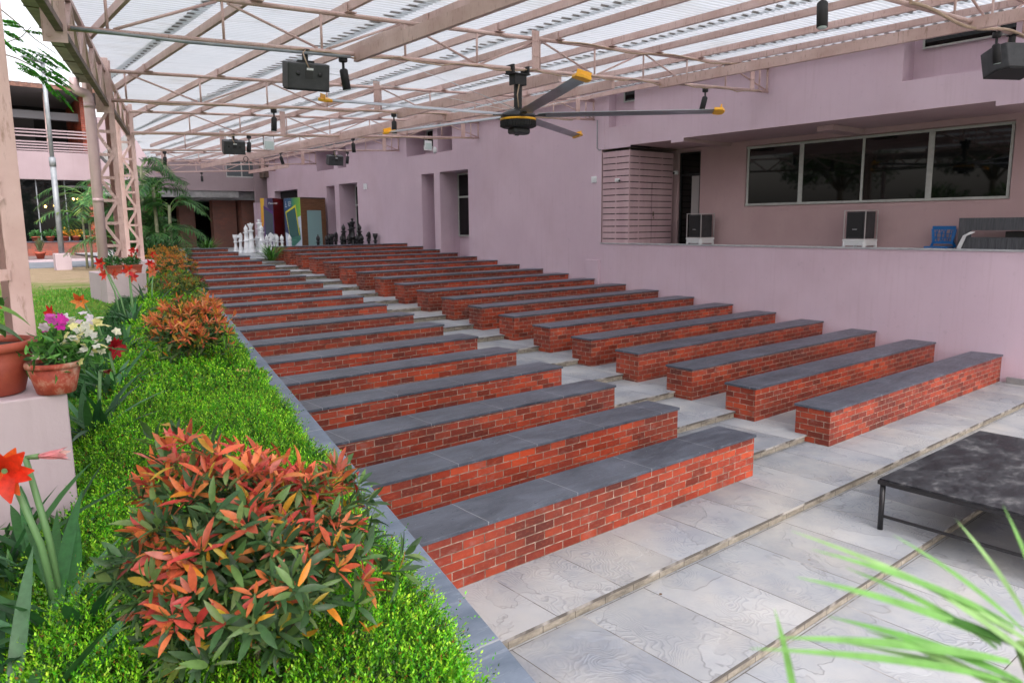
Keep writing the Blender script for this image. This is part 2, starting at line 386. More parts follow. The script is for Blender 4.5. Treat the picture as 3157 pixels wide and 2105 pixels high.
def single(name, mb, m, label, cat, group=None, bevel=0):
    # a thing that is one mesh, its origin moved to the middle of its base
    a = np.array(mb.v); c = (a.min(0)+a.max(0))/2; c[2] = a[:, 2].min()
    mb.v = [(p[0]-c[0], p[1]-c[1], p[2]-c[2]) for p in mb.v]
    o = part(name, mb, m, None, False, bevel); o.location = c; return tag(o, label, cat, group)
def structure(name, mb, m): return tag(part(name, mb, m), kind='structure')
def copy_tree(o, parent=None):
    c = o.copy(); col.objects.link(c)
    if parent is not None: c.parent = parent
    for ch in [q for q in bpy.data.objects if q.parent == o]: copy_tree(ch, c)
    return c

# many small leaves as one mesh --------------------------------------------
def leaf_mesh(name, P, D, N, L, W, C, m, parent=None, nseg=1, droop=0.0, fold=.15, world=True, prof=None, tipw=.04, thing_loc=None):
    P = np.asarray(P, float); D = np.asarray(D, float); N = np.asarray(N, float); n = len(P)
    L = np.broadcast_to(np.asarray(L, float), (n,)); W = np.broadcast_to(np.asarray(W, float), (n,)); C = np.broadcast_to(np.asarray(C, float), (n, 3))
    D = D/np.linalg.norm(D, axis=1, keepdims=True)
    S = np.cross(D, N); ln = np.linalg.norm(S, axis=1, keepdims=True); S = np.where(ln < 1e-5, np.array([[1., 0, 0]]), S/np.maximum(ln, 1e-5)); U = np.cross(S, D)
    dr = np.broadcast_to(np.asarray(droop, float), (n,))
    if nseg == 1:
        V = np.stack([P, P+D*(L*.45)[:, None]+S*(W/2)[:, None]+U*(W*fold)[:, None], P+D*L[:, None]-U*(dr*L)[:, None], P+D*(L*.45)[:, None]-S*(W/2)[:, None]+U*(W*fold)[:, None]], 1).reshape(-1, 3)
        F = (np.arange(n)[:, None]*4+np.arange(4)[None]).astype(np.int32); per = 4
    else:
        rows = []
        for i in range(nseg+1):
            t = i/nseg
            w = (prof(t) if prof else max(tipw, math.sin(math.pi*min(1, t*.92+.06))**.8))
            c = P+D*(L*t)[:, None]+U*(-dr*L*t*t)[:, None]
            rows += [c+S*(W/2*w)[:, None]+U*(W*fold*w)[:, None], c, c-S*(W/2*w)[:, None]+U*(W*fold*w)[:, None]]
        V = np.stack(rows, 1).reshape(-1, 3); per = 3*(nseg+1); fl = []
        for i in range(nseg):
            a = 3*i; fl += [(a, a+1, a+4, a+3), (a+1, a+2, a+5, a+4)]
        F = (np.arange(n)[:, None, None]*per+np.array(fl)[None]).reshape(-1, 4).astype(np.int32)
    if thing_loc is not None: V = V-np.asarray(thing_loc, float)
    me = bpy.data.meshes.new(name); me.vertices.add(len(V)); me.vertices.foreach_set('co', V.astype(np.float32).ravel())
    me.loops.add(F.size); me.loops.foreach_set('vertex_index', F.ravel()); me.polygons.add(len(F))
    me.polygons.foreach_set('loop_start', np.arange(0, F.size, 4, dtype=np.int32)); me.polygons.foreach_set('loop_total', np.full(len(F), 4, np.int32))
    me.update(calc_edges=True)
    ca = me.color_attributes.new('Col', 'FLOAT_COLOR', 'POINT')
    cc = np.concatenate([np.repeat(C, per, 0), np.ones((n*per, 1))], 1).astype(np.float32); ca.data.foreach_set('color', cc.ravel())
    if nseg > 1: me.polygons.foreach_set('use_smooth', np.ones(len(F), bool))
    me.materials.append(m); o = bpy.data.objects.new(name, me); col.objects.link(o)
    if parent is not None: o.parent = parent
    return o
def unit(a): return a/np.maximum(np.linalg.norm(a, axis=-1, keepdims=True), 1e-9)
def rdir(n): return unit(rng.normal(size=(n, 3)))

# ------------------------------------------------------------------ plan of the place
PT, RZ = 1.0619, .0885                        # tread depth and rise
def WX(y): return 11.478+.0117*y              # face of the long pink wall
def LX(y): return -.742+.2525*y               # inner edge of the slate ledge
def HL(y): return -2.03+.268*y                # left edge of the hedge
def XC(y): return .26+.2886*(y-9.66)          # line of the lattice columns and eave girder
LAWN = 1.52
ORD = ['first', 'second', 'third', 'fourth', 'fifth', 'sixth', 'seventh', 'eighth', 'ninth', 'tenth', 'eleventh', 'twelfth', 'thirteenth', 'fourteenth', 'fifteenth', 'sixteenth', 'seventeenth', 'eighteenth', 'nineteenth']

# ground
structure('ground', MB().box(-500, -500, -1.2, 500, 500, -.8), M_LAWN)
mb = MB(); ys = [-500, -30, -6, 0, 6, 12, 22.0]
poly = [(-500, -500)]+[(LX(y)-.28, y) for y in ys]+[(-500, 22.0)]
mb.prism(poly, .2, LAWN)
structure('lawn', mb, M_LAWN)
structure('path', MB().box(-60, 22, .5, 4.1, 26.6, 1.535), M_PATH)
structure('pavement', MB().box(-60, 26.6, .5, 4.1, 31.6, 1.60), speckled('warm_paving', (.14, .105, .10), (.22, .17, .16), 2, .85))
structure('back_ground', MB().box(-500, 45, .5, 500, 500, 1.5), M_LAWN)
# terrace treads
tr = MB(); rs = MB()
for k in range(-2, 19):
    y0 = k*PT-.76 if k > -2 else -14.0; y1 = (k+1)*PT-.76; z = k*RZ
    tr.quad([(LX(y0)-.15, y0, z), (WX(y0), y0, z), (WX(y1), y1+.02, z), (LX(y1)-.15, y1+.02, z)], [(LX(y0), y0), (WX(y0), y0), (WX(y1), y1), (LX(y1), y1)])
    if k > -2:
        # slab nosing, front edge and the riser set back below it
        tr.quad([(LX(y0)-.15, y0, z-.022), (WX(y0), y0, z-.022), (WX(y0), y0, z), (LX(y0)-.15, y0, z)])
        tr.quad([(LX(y0)-.15, y0+.05, z-.022), (WX(y0), y0+.05, z-.022), (WX(y0), y0, z-.022), (LX(y0)-.15, y0, z-.022)])
        rs.quad([(LX(y0)-.15, y0+.026, z-.12), (WX(y0), y0+.026, z-.12), (WX(y0), y0+.026, z-.02), (LX(y0)-.15, y0+.026, z-.02)])
y0 = 19*PT-.76; z = 19*RZ
tr.prism([(4.02, y0), (12.4, y0), (12.4, 45), (3.2, 45), (3.2, 23.2), (4.3, 22.0)], z-.03, z)
rs.quad([(LX(y0)-.15, y0+.012, z-.12), (WX(y0), y0+.012, z-.12), (WX(y0), y0+.012, z-.028), (LX(y0)-.15, y0+.012, z-.028)])
structure('terrace_paving', tr, M_PAVE); structure('step_risers', rs, M_RISER)

# slate topped ledge beside the steps
t = thing('ledge_wall', 'long low retaining wall with blue grey slate ledge beside the hedge', 'ledge', (LX(3)-.15, 3, -.3))
def strip(y0, y1, d0, d1, z0, z1):
    m = MB(); a, b = (LX(y0)+d0, y0), (LX(y0)+d1, y0); c, d = (LX(y1)+d1, y1), (LX(y1)+d0, y1)
    m.prism([a, b, c, d], z0, z1); m.uv[0] = [(y0*1.03, 0), (y0*1.03, .3), (y1*1.03, .3), (y1*1.03, 0)]; return m
part('slate_coping', strip(-9, 11.85, -.30, .0, 1.388, 1.425), M_LEDGE, t, True, .004)
part('wall', strip(-9, 11.80, -.27, -.03, -.3, 1.388), M_WALL, t, True)

# benches -------------------------------------------------------------------
for k in range(19):
    y = k*PT; z = k*RZ; rowlab = ORD[k]
    for side in (0, 1):
        if side == 0:
            x0 = (LX(y+.25)-.06) if k < 12 else 2.491+.2797*(k-12); x1 = 4.166+.0628*k
            if k == 11: x0 = LX(y)+.08
        else:
            x0 = 5.757+.0604*k; x1 = WX(y)-.004
        lab = '%s slate topped brick bench from the front, %s' % (rowlab, 'left of the aisle' if side == 0 else 'right of the aisle')
        t = thing('brick_bench', lab, 'bench', ((x0+x1)/2, y+.24, z), 0, 'rows of brick benches on the steps')
        off = rng.uniform(0, 3)
        b = MB().box(x0+.012, y+.014, z-.012, x1-(.012 if side == 0 else 0), y+.462, z+.43, off)
        part('brick_base', b, M_BRICK, t, True)
        xe = x1+.004 if side == 1 else x1
        o = part('slate_top', MB().box(x0-(.0 if k < 12 and side == 0 else .004), y-.006, z+.43, xe-(.006 if side else 0), y+.482, z+.46, off), M_COPING, t, True, .004)

# ------------------------------------------------------------------ the long pink wall with its openings
wall = thing('hall_wall', 'long pink plastered hall wall with recessed windows and balcony opening, right side', 'wall', (WX(12), 12, 0))
Z1 = 6.35
holes = [(17.27, 18.06, 1.2, 4.42, .80), (15.29, 16.92, 1.2, 4.43, .78), (17.27, 19.0, 5.08, 6.05, .8), (16.14, 16.99, 5.08, 6.05, .8),
         (24.8, 25.58, 1.4, 4.35, .8), (22.8, 24.41, 1.4, 4.38, .8), (24.78, 26.41, 5.02, 6.05, .8), (23.66, 24.4, 5.02, 6.05, .8),
         (28.6, 31.3, 1.4, 4.36, 1.2),
         (8.31, 9.16, 5.08, 6.2, .25), (.24, 1.97, 5.14, 6.2, .42)]
balc = [(-9, .44, 2.17, 4.53), (.44, 6.80, 2.17, 4.61), (6.80, 7.16, 2.17, 4.53), (7.16, 8.42, 2.17, 4.59), (8.42, 9.40, 2.17, 4.55)]
def holewall(X, ylo, yhi, zlo, zhi, hs, boxes, d0=0.0):
    m = MB(); ysn = sorted({ylo, yhi, *[h[0] for h in hs], *[h[1] for h in hs], *[h[0] for h in boxes], *[h[1] for h in boxes]})
    zs = sorted({zlo, zhi, *[h[2] for h in hs], *[h[3] for h in hs], *[h[2] for h in boxes], *[h[3] for h in boxes]})
    ysn = [q for q in ysn if ylo <= q <= yhi]; zs = [q for q in zs if zlo <= q <= zhi]
    for a, b in zip(ysn, ysn[1:]):
        for c, d in zip(zs, zs[1:]):
            ym, zm = (a+b)/2, (c+d)/2
            if any(h[0] < ym < h[1] and h[2] < zm < h[3] for h in list(hs)+list(boxes)): continue
            m.quad([(X(b), b, c), (X(a), a, c), (X(a), a, d), (X(b), b, d)])
    for a, b, c, d, dep in hs:
        xa, xb = X(a), X(b)
        m.quad([(xb, b, c), (xb, b, d), (xb+dep, b, d), (xb+dep, b, c)]); m.quad([(xa, a, d), (xa, a, c), (xa+dep, a, c), (xa+dep, a, d)])
        m.quad([(xa, a, d), (xa+dep, a, d), (xb+dep, b, d), (xb, b, d)]); m.quad([(xa+dep, a, c), (xa, a, c), (xb, b, c), (xb+dep, b, c)])
        m.quad([(xb+dep, b, c), (xb+dep, b, d), (xa+dep, a, d), (xa+dep, a, c)])
    return m
part('plaster_face', holewall(WX, -9, 32.2, -.3, Z1, holes, balc), M_WALL, wall, True)
# balcony interior
BX = lambda y: 13.43-.0117*(8.4-y)
m = MB()
for a, b, c, d in balc:
    m.quad([(WX(a), a, d), (WX(b), b, d), (13.9, b, d), (13.9, a, d)])
m.quad([(WX(9.4), 9.4, 2.17), (WX(9.4), 9.4, 4.55), (13.9, 9.4, 4.55), (13.9, 9.4, 2.17)])
for yy in (6.80, 7.16, .44): m.quad([(WX(yy), yy, 4.53), (WX(yy), yy, 4.62), (13.9, yy, 4.62), (13.9, yy, 4.53)])
m.box(WX(4)+.55, 3.5, 4.50, 13.38, 3.85, 4.605)
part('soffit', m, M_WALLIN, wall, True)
bw = holewall(BX, -9, 9.4, 1.7, 4.7, [(.70, 6.36, 3.06, 4.49, .09), (7.69, 8.40, 1.72, 4.50, .12)], [])
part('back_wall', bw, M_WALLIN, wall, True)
part('balcony_floor', MB().box(11.66, -9, 1.6, 14.2, 9.4, 1.745), M_CONC, wall, True)
cap = MB(); cap.prism([(WX(-9)-.02, -9), (WX(-9)+.22, -9), (WX(9.43)+.22, 9.43), (WX(9.43)-.02, 9.43)], 2.168, 2.198)
part('parapet_cap', cap, speckled('pale_stone_cap', (.33, .34, .36), (.46, .47, .49), 6, .6), wall, True, .004)
part('rear_light_block', MB().box(14.3, -9, -.3, 16, 34, 6.3).box(12.9, 9.6, -.3, 14.3, 34, 6.3).box(13.7, -9, 4.8, 14.3, 9.6, 6.3), M_DARK, wall, True)  # unseen boxes added behind the wall to stop light leaking through
part('top_light_block', MB().box(11.3+.15, -9, 6.352, 16, 34, 6.5), M_CONC, wall, True)  # unseen slab added over the balcony to keep light out from above
bb = MB().box(WX(9.43)-.06, 9.43, -.3, WX(9.5)+.01, 9.90, 1.75)
part('pilaster', bb, M_WALL, wall, True, .006)
bs = MB()
bs.quad([(WX(-2.6)-.012, -9, -.18), (WX(-2.6)-.012, -.78, -.09), (WX(-.3)-.012, -.3, .12), (WX(-9)-.012, -9, .0)])
part('skirting', MB().box(WX(-5)-.03, -9, -.18, WX(-5)+.02, -.10, .10), M_CONC, wall, True, .004)
cj = MB().box(WX(9.4)-.012, 9.30, 4.56, WX(9.4)+.01, 9.42, 6.0)
part('corner_strip', cj, M_WALL, wall, True)
def window(parent, X, y0, y1, z0, z1, mull=(), tran=(), off=0.0, fw=.035, gm=M_GLASS, fm=M_FRAME):
    f = MB(); d0, d1 = off, off+.045
    def bx(a, b, c, d): f.box(X((a+b)/2)+d0, a, c, X((a+b)/2)+d1, b, d)
    bx(y0, y1, z0, z0+fw); bx(y0, y1, z1-fw, z1); bx(y0, y0+fw, z0+fw, z1-fw); bx(y1-fw, y1, z0+fw, z1-fw)
    for q, w in mull: bx(q-w/2, q+w/2, z0+fw, z1-fw)
    for q, w in tran: bx(y0+fw, y1-fw, q-w/2, q+w/2)
    fo = part('window', f, fm, parent, True)
    edges = [y0+fw]+[e for q, w in mull for e in (q-w/2, q+w/2)]+[y1-fw]
    for a, b in zip(edges[::2], edges[1::2]):
        xm = X((a+b)/2)+off+.025
        part('pane', MB().box(xm, a, z0+fw, xm+.006, b, z1-fw), gm, fo, True)
    return fo
window(wall, BX, .72, 6.34, 3.08, 4.47, mull=[(2.15, .11), (3.51, .05), (4.93, .10)], off=.03, fw=.05)
DX = lambda y: BX(y)
fo = window(wall, BX, 7.71, 8.38, 1.76, 4.48, tran=[(3.92, .05)], off=.05, fw=.04, fm=M_BLACKMATT)
fo.name = 'door'
part('curtain', MB().box(BX(7.8)+.055, 7.76, 1.8, BX(7.8)+.07, 7.99, 3.88), mat('pale_curtain', .9, (.36, .34, .34)), wall, True)
window(wall, lambda y: 12.44, 15.50, 16.89, 2.30, 4.40, tran=[(3.62, .06)], off=-.06, fw=.05)
window(wall, lambda y: 12.52, 23.1, 24.36, 2.3, 4.34, tran=[(3.55, .06)], off=-.06, fw=.05)
window(wall, lambda y: 12.44, 17.9, 18.75, 5.4, 6.0, off=-.04)
window(wall, lambda y: WX(8.6)+.19, 8.36, 8.84, 5.66, 6.02, off=0, fw=.03)
window(wall, lambda y: WX(1)+.34, .26, 1.80, 5.70, 6.1, mull=[(.62, .05)], off=0, fw=.03)
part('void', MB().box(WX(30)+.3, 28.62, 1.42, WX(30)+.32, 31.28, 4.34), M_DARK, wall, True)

# slatted cupboard at the corner of the balcony
sc_ = thing('slatted_cupboard', 'pink slatted board cupboard with small door filling the balcony corner', 'cupboard', (WX(9), 8.93, 1.75))
M_SLAT = speckled('pink_board', (.47, .32, .35), (.55, .39, .42), 4, .6, .15, 40, streak=True)
part('backing', MB().box(WX(9)+.03, 8.50, 1.75, 13.30, 9.36, 4.50), M_DARK, sc_, True)
m1, m2 = MB(), MB(); nz = 15; h = (4.50-2.16)/nz
for i in range(nz):
    a = 2.16+i*h; b = a+h-.022
    m1.box(WX(9)+.004, 8.462, a, WX(9)+.028, 9.36, b)
    if b < 3.72 or a > 3.72: pass
    m2.box(WX(9)+.03, 8.462, a, 12.45, 8.484, b)
    if a > 3.66: m2.box(12.45, 8.462, a, 13.30, 8.484, b)
for yy in (8.91,): m1.box(WX(9)+.008, yy-.012, 2.16, WX(9)+.026, yy+.012, 4.49)
for xx in (11.98, 12.86): m2.box(xx-.012, 8.466, 2.16 if xx < 12.4 else 3.75, xx+.012, 8.48, 4.49)
m1.box(WX(9)+.0, 8.452, 2.16, WX(9)+.03, 8.462, 4.5)
part('front_slats', m1, M_SLAT, sc_, True); part('side_slats', m2, M_SLAT, sc_, True)
dl = MB()
for i in range(10):
    a = 2.16+i*h; dl.box(12.47, 8.456, a, 13.28, 8.478, a+h-.022)
dd = part('cupboard_door', dl, M_SLAT, sc_, True)
part('latch', MB().box(12.50, 8.436, 2.86, 12.53, 8.456, 2.98).tube([(12.515, 8.43, 2.84), (12.515, 8.425, 2.80)], .012), M_STEELDARK, dd, True)

# things on the balcony -------------------------------------------------------
def pa_speaker(x, y, lab, rz):
    t = thing('covered_speaker', lab, 'speaker', (x, y, 2.315), rz, 'speakers on stools on the balcony')
    b = MB().box(-.20, -.20, 0.01, .20, .20, .57); part('cabinet', b, M_GREYPL, t, bevel=.01)
    part('grille', MB().box(-.212, -.17, .05, -.203, .17, .54), M_BLACKMATT, t)
    part('badge', MB().box(-.220, -.05, .20, -.213, .05, .212), M_ALU, t)
    fm = MB()
    for sx in (-1, 1):
        for sy in (-1, 1): fm.box(sx*.232-.008, sy*.232-.008, 0, sx*.232+.008, sy*.232+.008, .60)
    for zz in (0, .585):
        fm.box(-.224, -.24, zz, .224, -.224, zz+.015).box(-.224, .224, zz, .224, .24, zz+.015).box(-.24, -.224, zz, -.224, .224, zz+.015).box(.224, -.224, zz, .24, .224, zz+.015)
    part('cover_frame', fm, mat('clear_cover_edge', .3, (.45, .42, .42)), t)
    s = thing('plastic_stool', 'light grey plastic stool under the '+('left' if y > 5 else 'right')+' covered speaker on the balcony', 'stool', (x, y, 1.745), rz, 'stools under the balcony speakers')
    part('stool_top', MB().box(-.25, -.25, .53, .25, .25, .568), M_WHITED, s, bevel=.01)
    ap = MB()
    for k in range(4):
        i = len(ap.v); ap.box(-.19, -.245, .44, .19, -.225, .53); ap.xform(Matrix.Rotation(k*math.pi/2, 4, 'Z'), i)
    part('apron', ap, M_WHITED, s)
    for sx in (-1, 1):
        for sy in (-1, 1): part('leg', MB().beam((sx*.245, sy*.245, 0), (sx*.215, sy*.215, .535), .06, .05), M_WHITED, s)
pa_speaker(13.0, 7.33, 'covered black loudspeaker on a stool beside the dark balcony door', R(-6))
pa_speaker(13.0, 3.28, 'covered black loudspeaker on a stool below the middle of the balcony window', R(-4))
ch = thing('plastic_chair', 'bright blue plastic chair with cut-out backrest on the balcony', 'chair', (13.0, 1.70, 1.745))
bk = MB()
bk.beam((.14, -.21, .80), (.14, .21, .80), .03, .07); bk.beam((.12, -.17, .52), (.12, .17, .52), .03, .05)
for s_ in (-1, 1): bk.beam((.12, s_*.17, .52), (.145, s_*.205, .78), .03, .045, (0, 1, 0))
for a, b in ((-.15, -.16), (-.09, -.13), (-.06, -.01), (0, -.05), (.02, .06), (.06, .01), (.11, .15), (.16, .10)): bk.beam((.125, a, .54), (.138, b, .78), .02, .016, (0, 1, 0))
for zz in (.60, .68): bk.beam((.13, -.18, zz), (.13, .18, zz+.02), .02, .014)
part('backrest', bk, M_BLUE, ch); part('seat', MB().box(-.24, -.21, .42, .17, .21, .45), M_BLUE, ch, bevel=.01)
part('backrest_support', MB().beam((.15, -.22, .43), (.12, -.17, .54), .035, .04, (0, 1, 0)).beam((.15, .22, .43), (.12, .17, .54), .035, .04, (0, 1, 0)), M_BLUE, ch)
for sx in (-1, 1):
    for sy in (-1, 1): part('leg', MB().beam((sx*.21-.03, sy*.22, 0), (sx*.18-.03, sy*.18, .43), .04, .03), M_BLUE, ch)
dk = thing('desk', 'charcoal wood control desk with a slot, at the right end of the balcony', 'desk', (12.95, 0, 1.745))
part('front_panel', MB().box(12.90, -2.2, 1.745, 12.93, 1.36, 2.355).box(12.90, 1.14, 2.355, 12.93, 1.36, 2.50).box(12.90, -2.2, 2.50, 12.93, 1.36, 2.73), M_DESK, dk, True)
part('desk_top', MB().box(12.93, -2.2, 2.34, 13.30, 1.36, 2.37), M_DESK, dk, True)
single('mixer_box', MB().box(13.05, .05, 2.372, 13.28, .62, 2.48), M_BLACK, 'black equipment box on the charcoal desk', 'equipment box', bevel=.006)
cb = MB()
for i in range(4): cb.tube([(12.88, 1.13-.02*i, 2.47), (12.86, 1.25-.015*i, 2.40), (12.85, 1.36-.02*i, 2.12), (12.84, 1.42-.02*i, 1.76)], .011, 6)
single('cable_bundle', cb, M_WHITED, 'white cable bundle hanging out of the slot of the charcoal desk', 'cables')
# cameras, sockets on the wall
def cctv(loc, rz, lab):
    t = thing('security_camera', lab, 'security camera', loc, rz, 'white security cameras')
    part('housing', MB().box(-.05, -.05, -.045, .05, .05, .045), M_WHITED, t, bevel=.01)
    m = MB().tube([(-.05, 0, 0), (-.17, 0, -.02)], .032, 12); part('camera_barrel', m, M_WHITED, t)
    part('lens', MB().tube([(-.17, 0, -.02), (-.19, 0, -.023)], .026, 12), M_BLACK, t)
cctv((WX(9)-.06, 8.80, 3.76), R(60), 'white security camera fixed on the slatted corner cupboard')
cctv((13.28, 8.35, 3.98), R(20), 'white security camera beside the balcony door frame')
single('socket_box', MB().box(WX(9.65)-.035, 9.57, 3.74, WX(9.65), 9.74, 3.90).box(WX(9.65)-.06, 9.60, 3.79, WX(9.65)-.035, 9.66, 3.86), M_WHITED, 'small white junction box on the pink wall left of the slats', 'junction box', 'wall boxes', .004)
single('socket_box', MB().box(WX(22.1)-.05, 21.98, 4.08, WX(22.1), 22.2, 4.30), M_WHITED, 'small white sensor box on the pink wall beside the far window recess', 'junction box', 'wall boxes', .004)
t = thing('wall_lamp', 'round white lamp on the pillar between the upper wall openings', 'lamp', (WX(17.13)-.03, 17.13, 5.16))
part('disc', MB().lathe([(.02, -.02), (.10, -.02), (.11, 0), (.08, .03), (.02, .035)], n=20).xform(Matrix.Rotation(R(-90), 4, 'Y')), M_WHITED, t)
part('bracket', MB().box(.0, -.02, -.02, .04, .02, .02), M_BLACK, t)
single('socket_strip', MB().box(WX(16.6)+.76, 16.3, 5.62, WX(16.6)+.79, 16.62, 5.70), mat('beige_plastic', .5, (.45, .42, .36)), 'power socket strip inside the upper wall opening', 'socket strip')
single('wall_conduit', MB().tube([(WX(9.55)-.02, 9.55, 5.30), (WX(9.55)-.02, 9.55, 4.60), (WX(9.5)-.02, 9.46, 4.54), (WX(9.4)-.015, 9.42, 4.56)], .012, 8), M_PIPE, 'thin grey conduit running down the wall corner by the slats', 'conduit')

# ------------------------------------------------------------------ canopy: girder, trusses, purlins, sheets
def zb(x, y): return 5.33-.051*(WX(y)-x)
TY = [-5.34, -.34, 4.66, 9.66, 14.65, 19.45, 26.4, 31.0]
def truss(y, lab):
    xl = XC(y)+.06; xr = WX(y)-.03
    t = thing('roof_truss', lab, 'roof truss', ((xl+xr)/2, y, zb((xl+xr)/2, y)), 0, 'pink steel roof trusses')
    r = .029
    part('top_chord', MB().tube([(xl, y, zb(xl, y)+.46), (xr, y, zb(xr, y)+.46)], r, 10), M_STEEL, t, True)
    part('bottom_chord', MB().tube([(xl, y, zb(xl, y)), (xr, y, zb(xr, y))], r, 10), M_STEEL, t, True)
    xs = []; x = 10.05+.02*(y-4.66)
    nodes = []; i = 0
    while x > xl+.15: nodes.append((x, i)); x -= 1.2; i += 1
    part('vertical_strut', MB().tube([(xr-.02, y, zb(xr, y)), (xr-.02, y, zb(xr, y)+.46)], .022, 8), M_STEEL, t, True)
    part('vertical_strut', MB().tube([(xr-.30, y, zb(xr, y)), (xr-.30, y, zb(xr, y)+.46)], .018, 8), M_STEEL, t, True)
    for x, i in nodes:
        part('vertical_strut', MB().tube([(x, y, zb(x, y)+.03), (x, y, zb(x, y)+.44)], .016, 8), M_STEEL, t, True)
    allx = [(xr-.02, -1)]+nodes
    for (xa, ia), (xb, ib) in zip(allx, allx[1:]):
        top_a = ia % 2 == 0
        za = zb(xa, y)+(.43 if top_a else .03); zc = zb(xb, y)+(.03 if top_a else .43)
        sa = -.06; sb = .06
        part('diagonal_strut', MB().tube([(xa+sa, y, za), (xb+sb, y, zc)], .016, 8), M_STEEL, t, True)
    for xp in (5.13+.02*(y-4.66), xr-.62):
        pm = MB().box(xp-.07, y-.052, zb(xp, y)-.035, xp+.07, y-.038, zb(xp, y)+.57)
        for dz in (.02, .20, .42):
            for dx in (-.035, .035): pm.box(xp+dx-.012, y-.064, zb(xp, y)+dz-.012, xp+dx+.012, y-.052, zb(xp, y)+dz+.012)
        part('splice_plate', pm, M_STEEL, t, True)
    return t
tl = ['roof truss behind the viewpoint, last toward the front', 'nearest pink tube roof truss, cut by the top right corner of the picture', 'pink tube roof truss carrying the big ceiling fan',
      'pink tube roof truss reaching the wall at the slatted corner', 'pink tube roof truss next behind the slatted corner', 'pink tube roof truss above the low wall openings, third behind the fan', 'second last pink tube roof truss near the far corridor', 'last pink tube roof truss in front of the corridor windows']
for y, lab in zip(TY, tl): truss(y, lab)

# purlins of steel channel
PX = [.82+1.197*i for i in range(-5, 9)]+[11.32]
def zr(x, y): return zb(x, y)+.46+.036
for i, px in enumerate(PX):
    ya = -5.6; yb_ = 32.6
    # start where the eave line passes
    ylim = 9.66+(px-.26+.12)/.2886
    ye = min(yb_, ylim)
    if ye < -1: continue
    X = lambda y: px+.0135*(y-4.66)
    m = MB().beam((X(ya), ya, zr(X(ya), ya)+.055), (X(ye), ye, zr(X(ye), ye)+.055), .05, .105)
    nm = len(PX)-i
    o = single('purlin', m, M_STEEL, 'long pink steel purlin under the roof sheets, %s counted from the pink wall' % (ORD[nm-1]), 'purlin', 'steel purlins under the roof sheets')
    for y in TY:
        if y < ye-.1 and y > -1:
            pass
# cleats on truss/purlin crossings belong to the trusses
for t in [o for o in bpy.data.objects if o.name.startswith('roof_truss')]:
    y = t.location.y
    for px in PX:
        x = px+.0135*(y-4.66)
        if x > XC(y)+.1 and x < WX(y)-.2:
            m = MB().box(x-.05, y-.075, zr(x, y)-.002, x-.032, y+.035, zr(x, y)+.10).box(x-.05, y-.085, zr(x, y)-.014, x+.09, y+.04, zr(x, y)-.002)
            part('purlin_cleat', m, M_STEEL, t, True)
# tie beams slung between the truss bottom chords
for (ya, yb_, x, dz, lab) in ((-5.34, 4.66, 2.05, -.02, 'heavy pink tie beam left of the fan, running over the viewpoint'), (-5.34, 4.66, 8.05, -.03, 'heavy pink tie beam right of the fan along the wall openings'),
                          (4.66, 9.66, 5.68, -.06, 'pink tie beam just behind the fan motor'), (4.66, 9.66, 6.9, -.10, 'thinner pink tie beam right behind the fan blades'), (9.66, 26.4, 6.9, -.06, 'long pink tie beam running to the far trusses'), (26.4, 31, 10.5, -.06, 'short pink tie beam before the corridor windows')):
    m = MB().beam((x, ya, zb(x, ya)+dz), (x+.06, yb_, zb(x+.06, yb_)+dz), .06, .15)
    single('tie_beam', m, M_STEEL, lab, 'tie beam', 'tie beams between the trusses')
# corrugated sheets, each course overlapping the one below
def sheet(x0, x1, lift, lab):
    pitch = .10; ny = int((32.9+5.7)/pitch*6); ys = np.linspace(-5.7, 32.9, ny)
    nx = 3; v = []; uv = []
    for i in range(nx):
        x = x0+(x1-x0)*i/(nx-1)
        xs = x+.0135*(ys-4.66)
        z = 5.33-.051*(WX(ys)-xs)+.46+.036+.11+.021+lift+.019*np.sin(2*np.pi*ys/pitch)
        z = z+.004*np.sin(ys*1.7+x)
        v.append(np.stack([xs, ys, z], 1))
    V = np.stack(v, 0)
    # cut away what lies outside the eave line
    me = bpy.data.meshes.new('roof_sheet'); F = []; U = []
    idx = lambda i, j: i*ny+j
    for i in range(nx-1):
        for j in range(ny-1):
            yc = (ys[j]+ys[j+1])/2; xe = XC(yc)-.25
            if V[i+1, j, 0] < xe: continue
            F.append((idx(i, j), idx(i+1, j), idx(i+1, j+1), idx(i, j+1)))
            for (a, b) in ((i, j), (i+1, j), (i+1, j+1), (i, j+1)): U.append((ys[b], (V[a, b, 0]-V[nx-1, b, 0])+.30))
    VV = V.reshape(-1, 3).copy(); lim = XC(VV[:, 1])-.25; sh = np.maximum(VV[:, 0], lim); VV[:, 2] += .051*(sh-VV[:, 0]); VV[:, 0] = sh
    loc = np.array([x0, 12., 5.6])
    me.from_pydata((VV-loc).tolist(), [], F)
    ul = me.uv_layers.new(name='UVMap'); ul.data.foreach_set('uv', np.array(U, dtype=np.float32).ravel())
    me.polygons.foreach_set('use_smooth', np.ones(len(F), bool)); me.materials.append(M_ROOF)
    o = bpy.data.objects.new('roof_sheet', me); col.objects.link(o); o.location = loc
    tag(o, lab, 'roof sheet', 'courses of corrugated roof sheeting')
edges = [-5.2, .82-.33, .82+2*1.197-.33, .82+4*1.197-.33, .82+6*1.197-.33, .82+8*1.197-.33, 11.5]
names_ = ['lowest course of white corrugated sheeting, along the gutter', 'second course of white corrugated sheeting up from the gutter', 'third course of white corrugated sheeting up from the gutter', 'fourth course of white corrugated sheeting up from the gutter', 'fifth course of white corrugated sheeting up from the gutter', 'topmost narrow course of white corrugated sheeting against the pink wall']
for i in range(6): sheet(edges[i], edges[i+1]+.16, .010*i, names_[i])

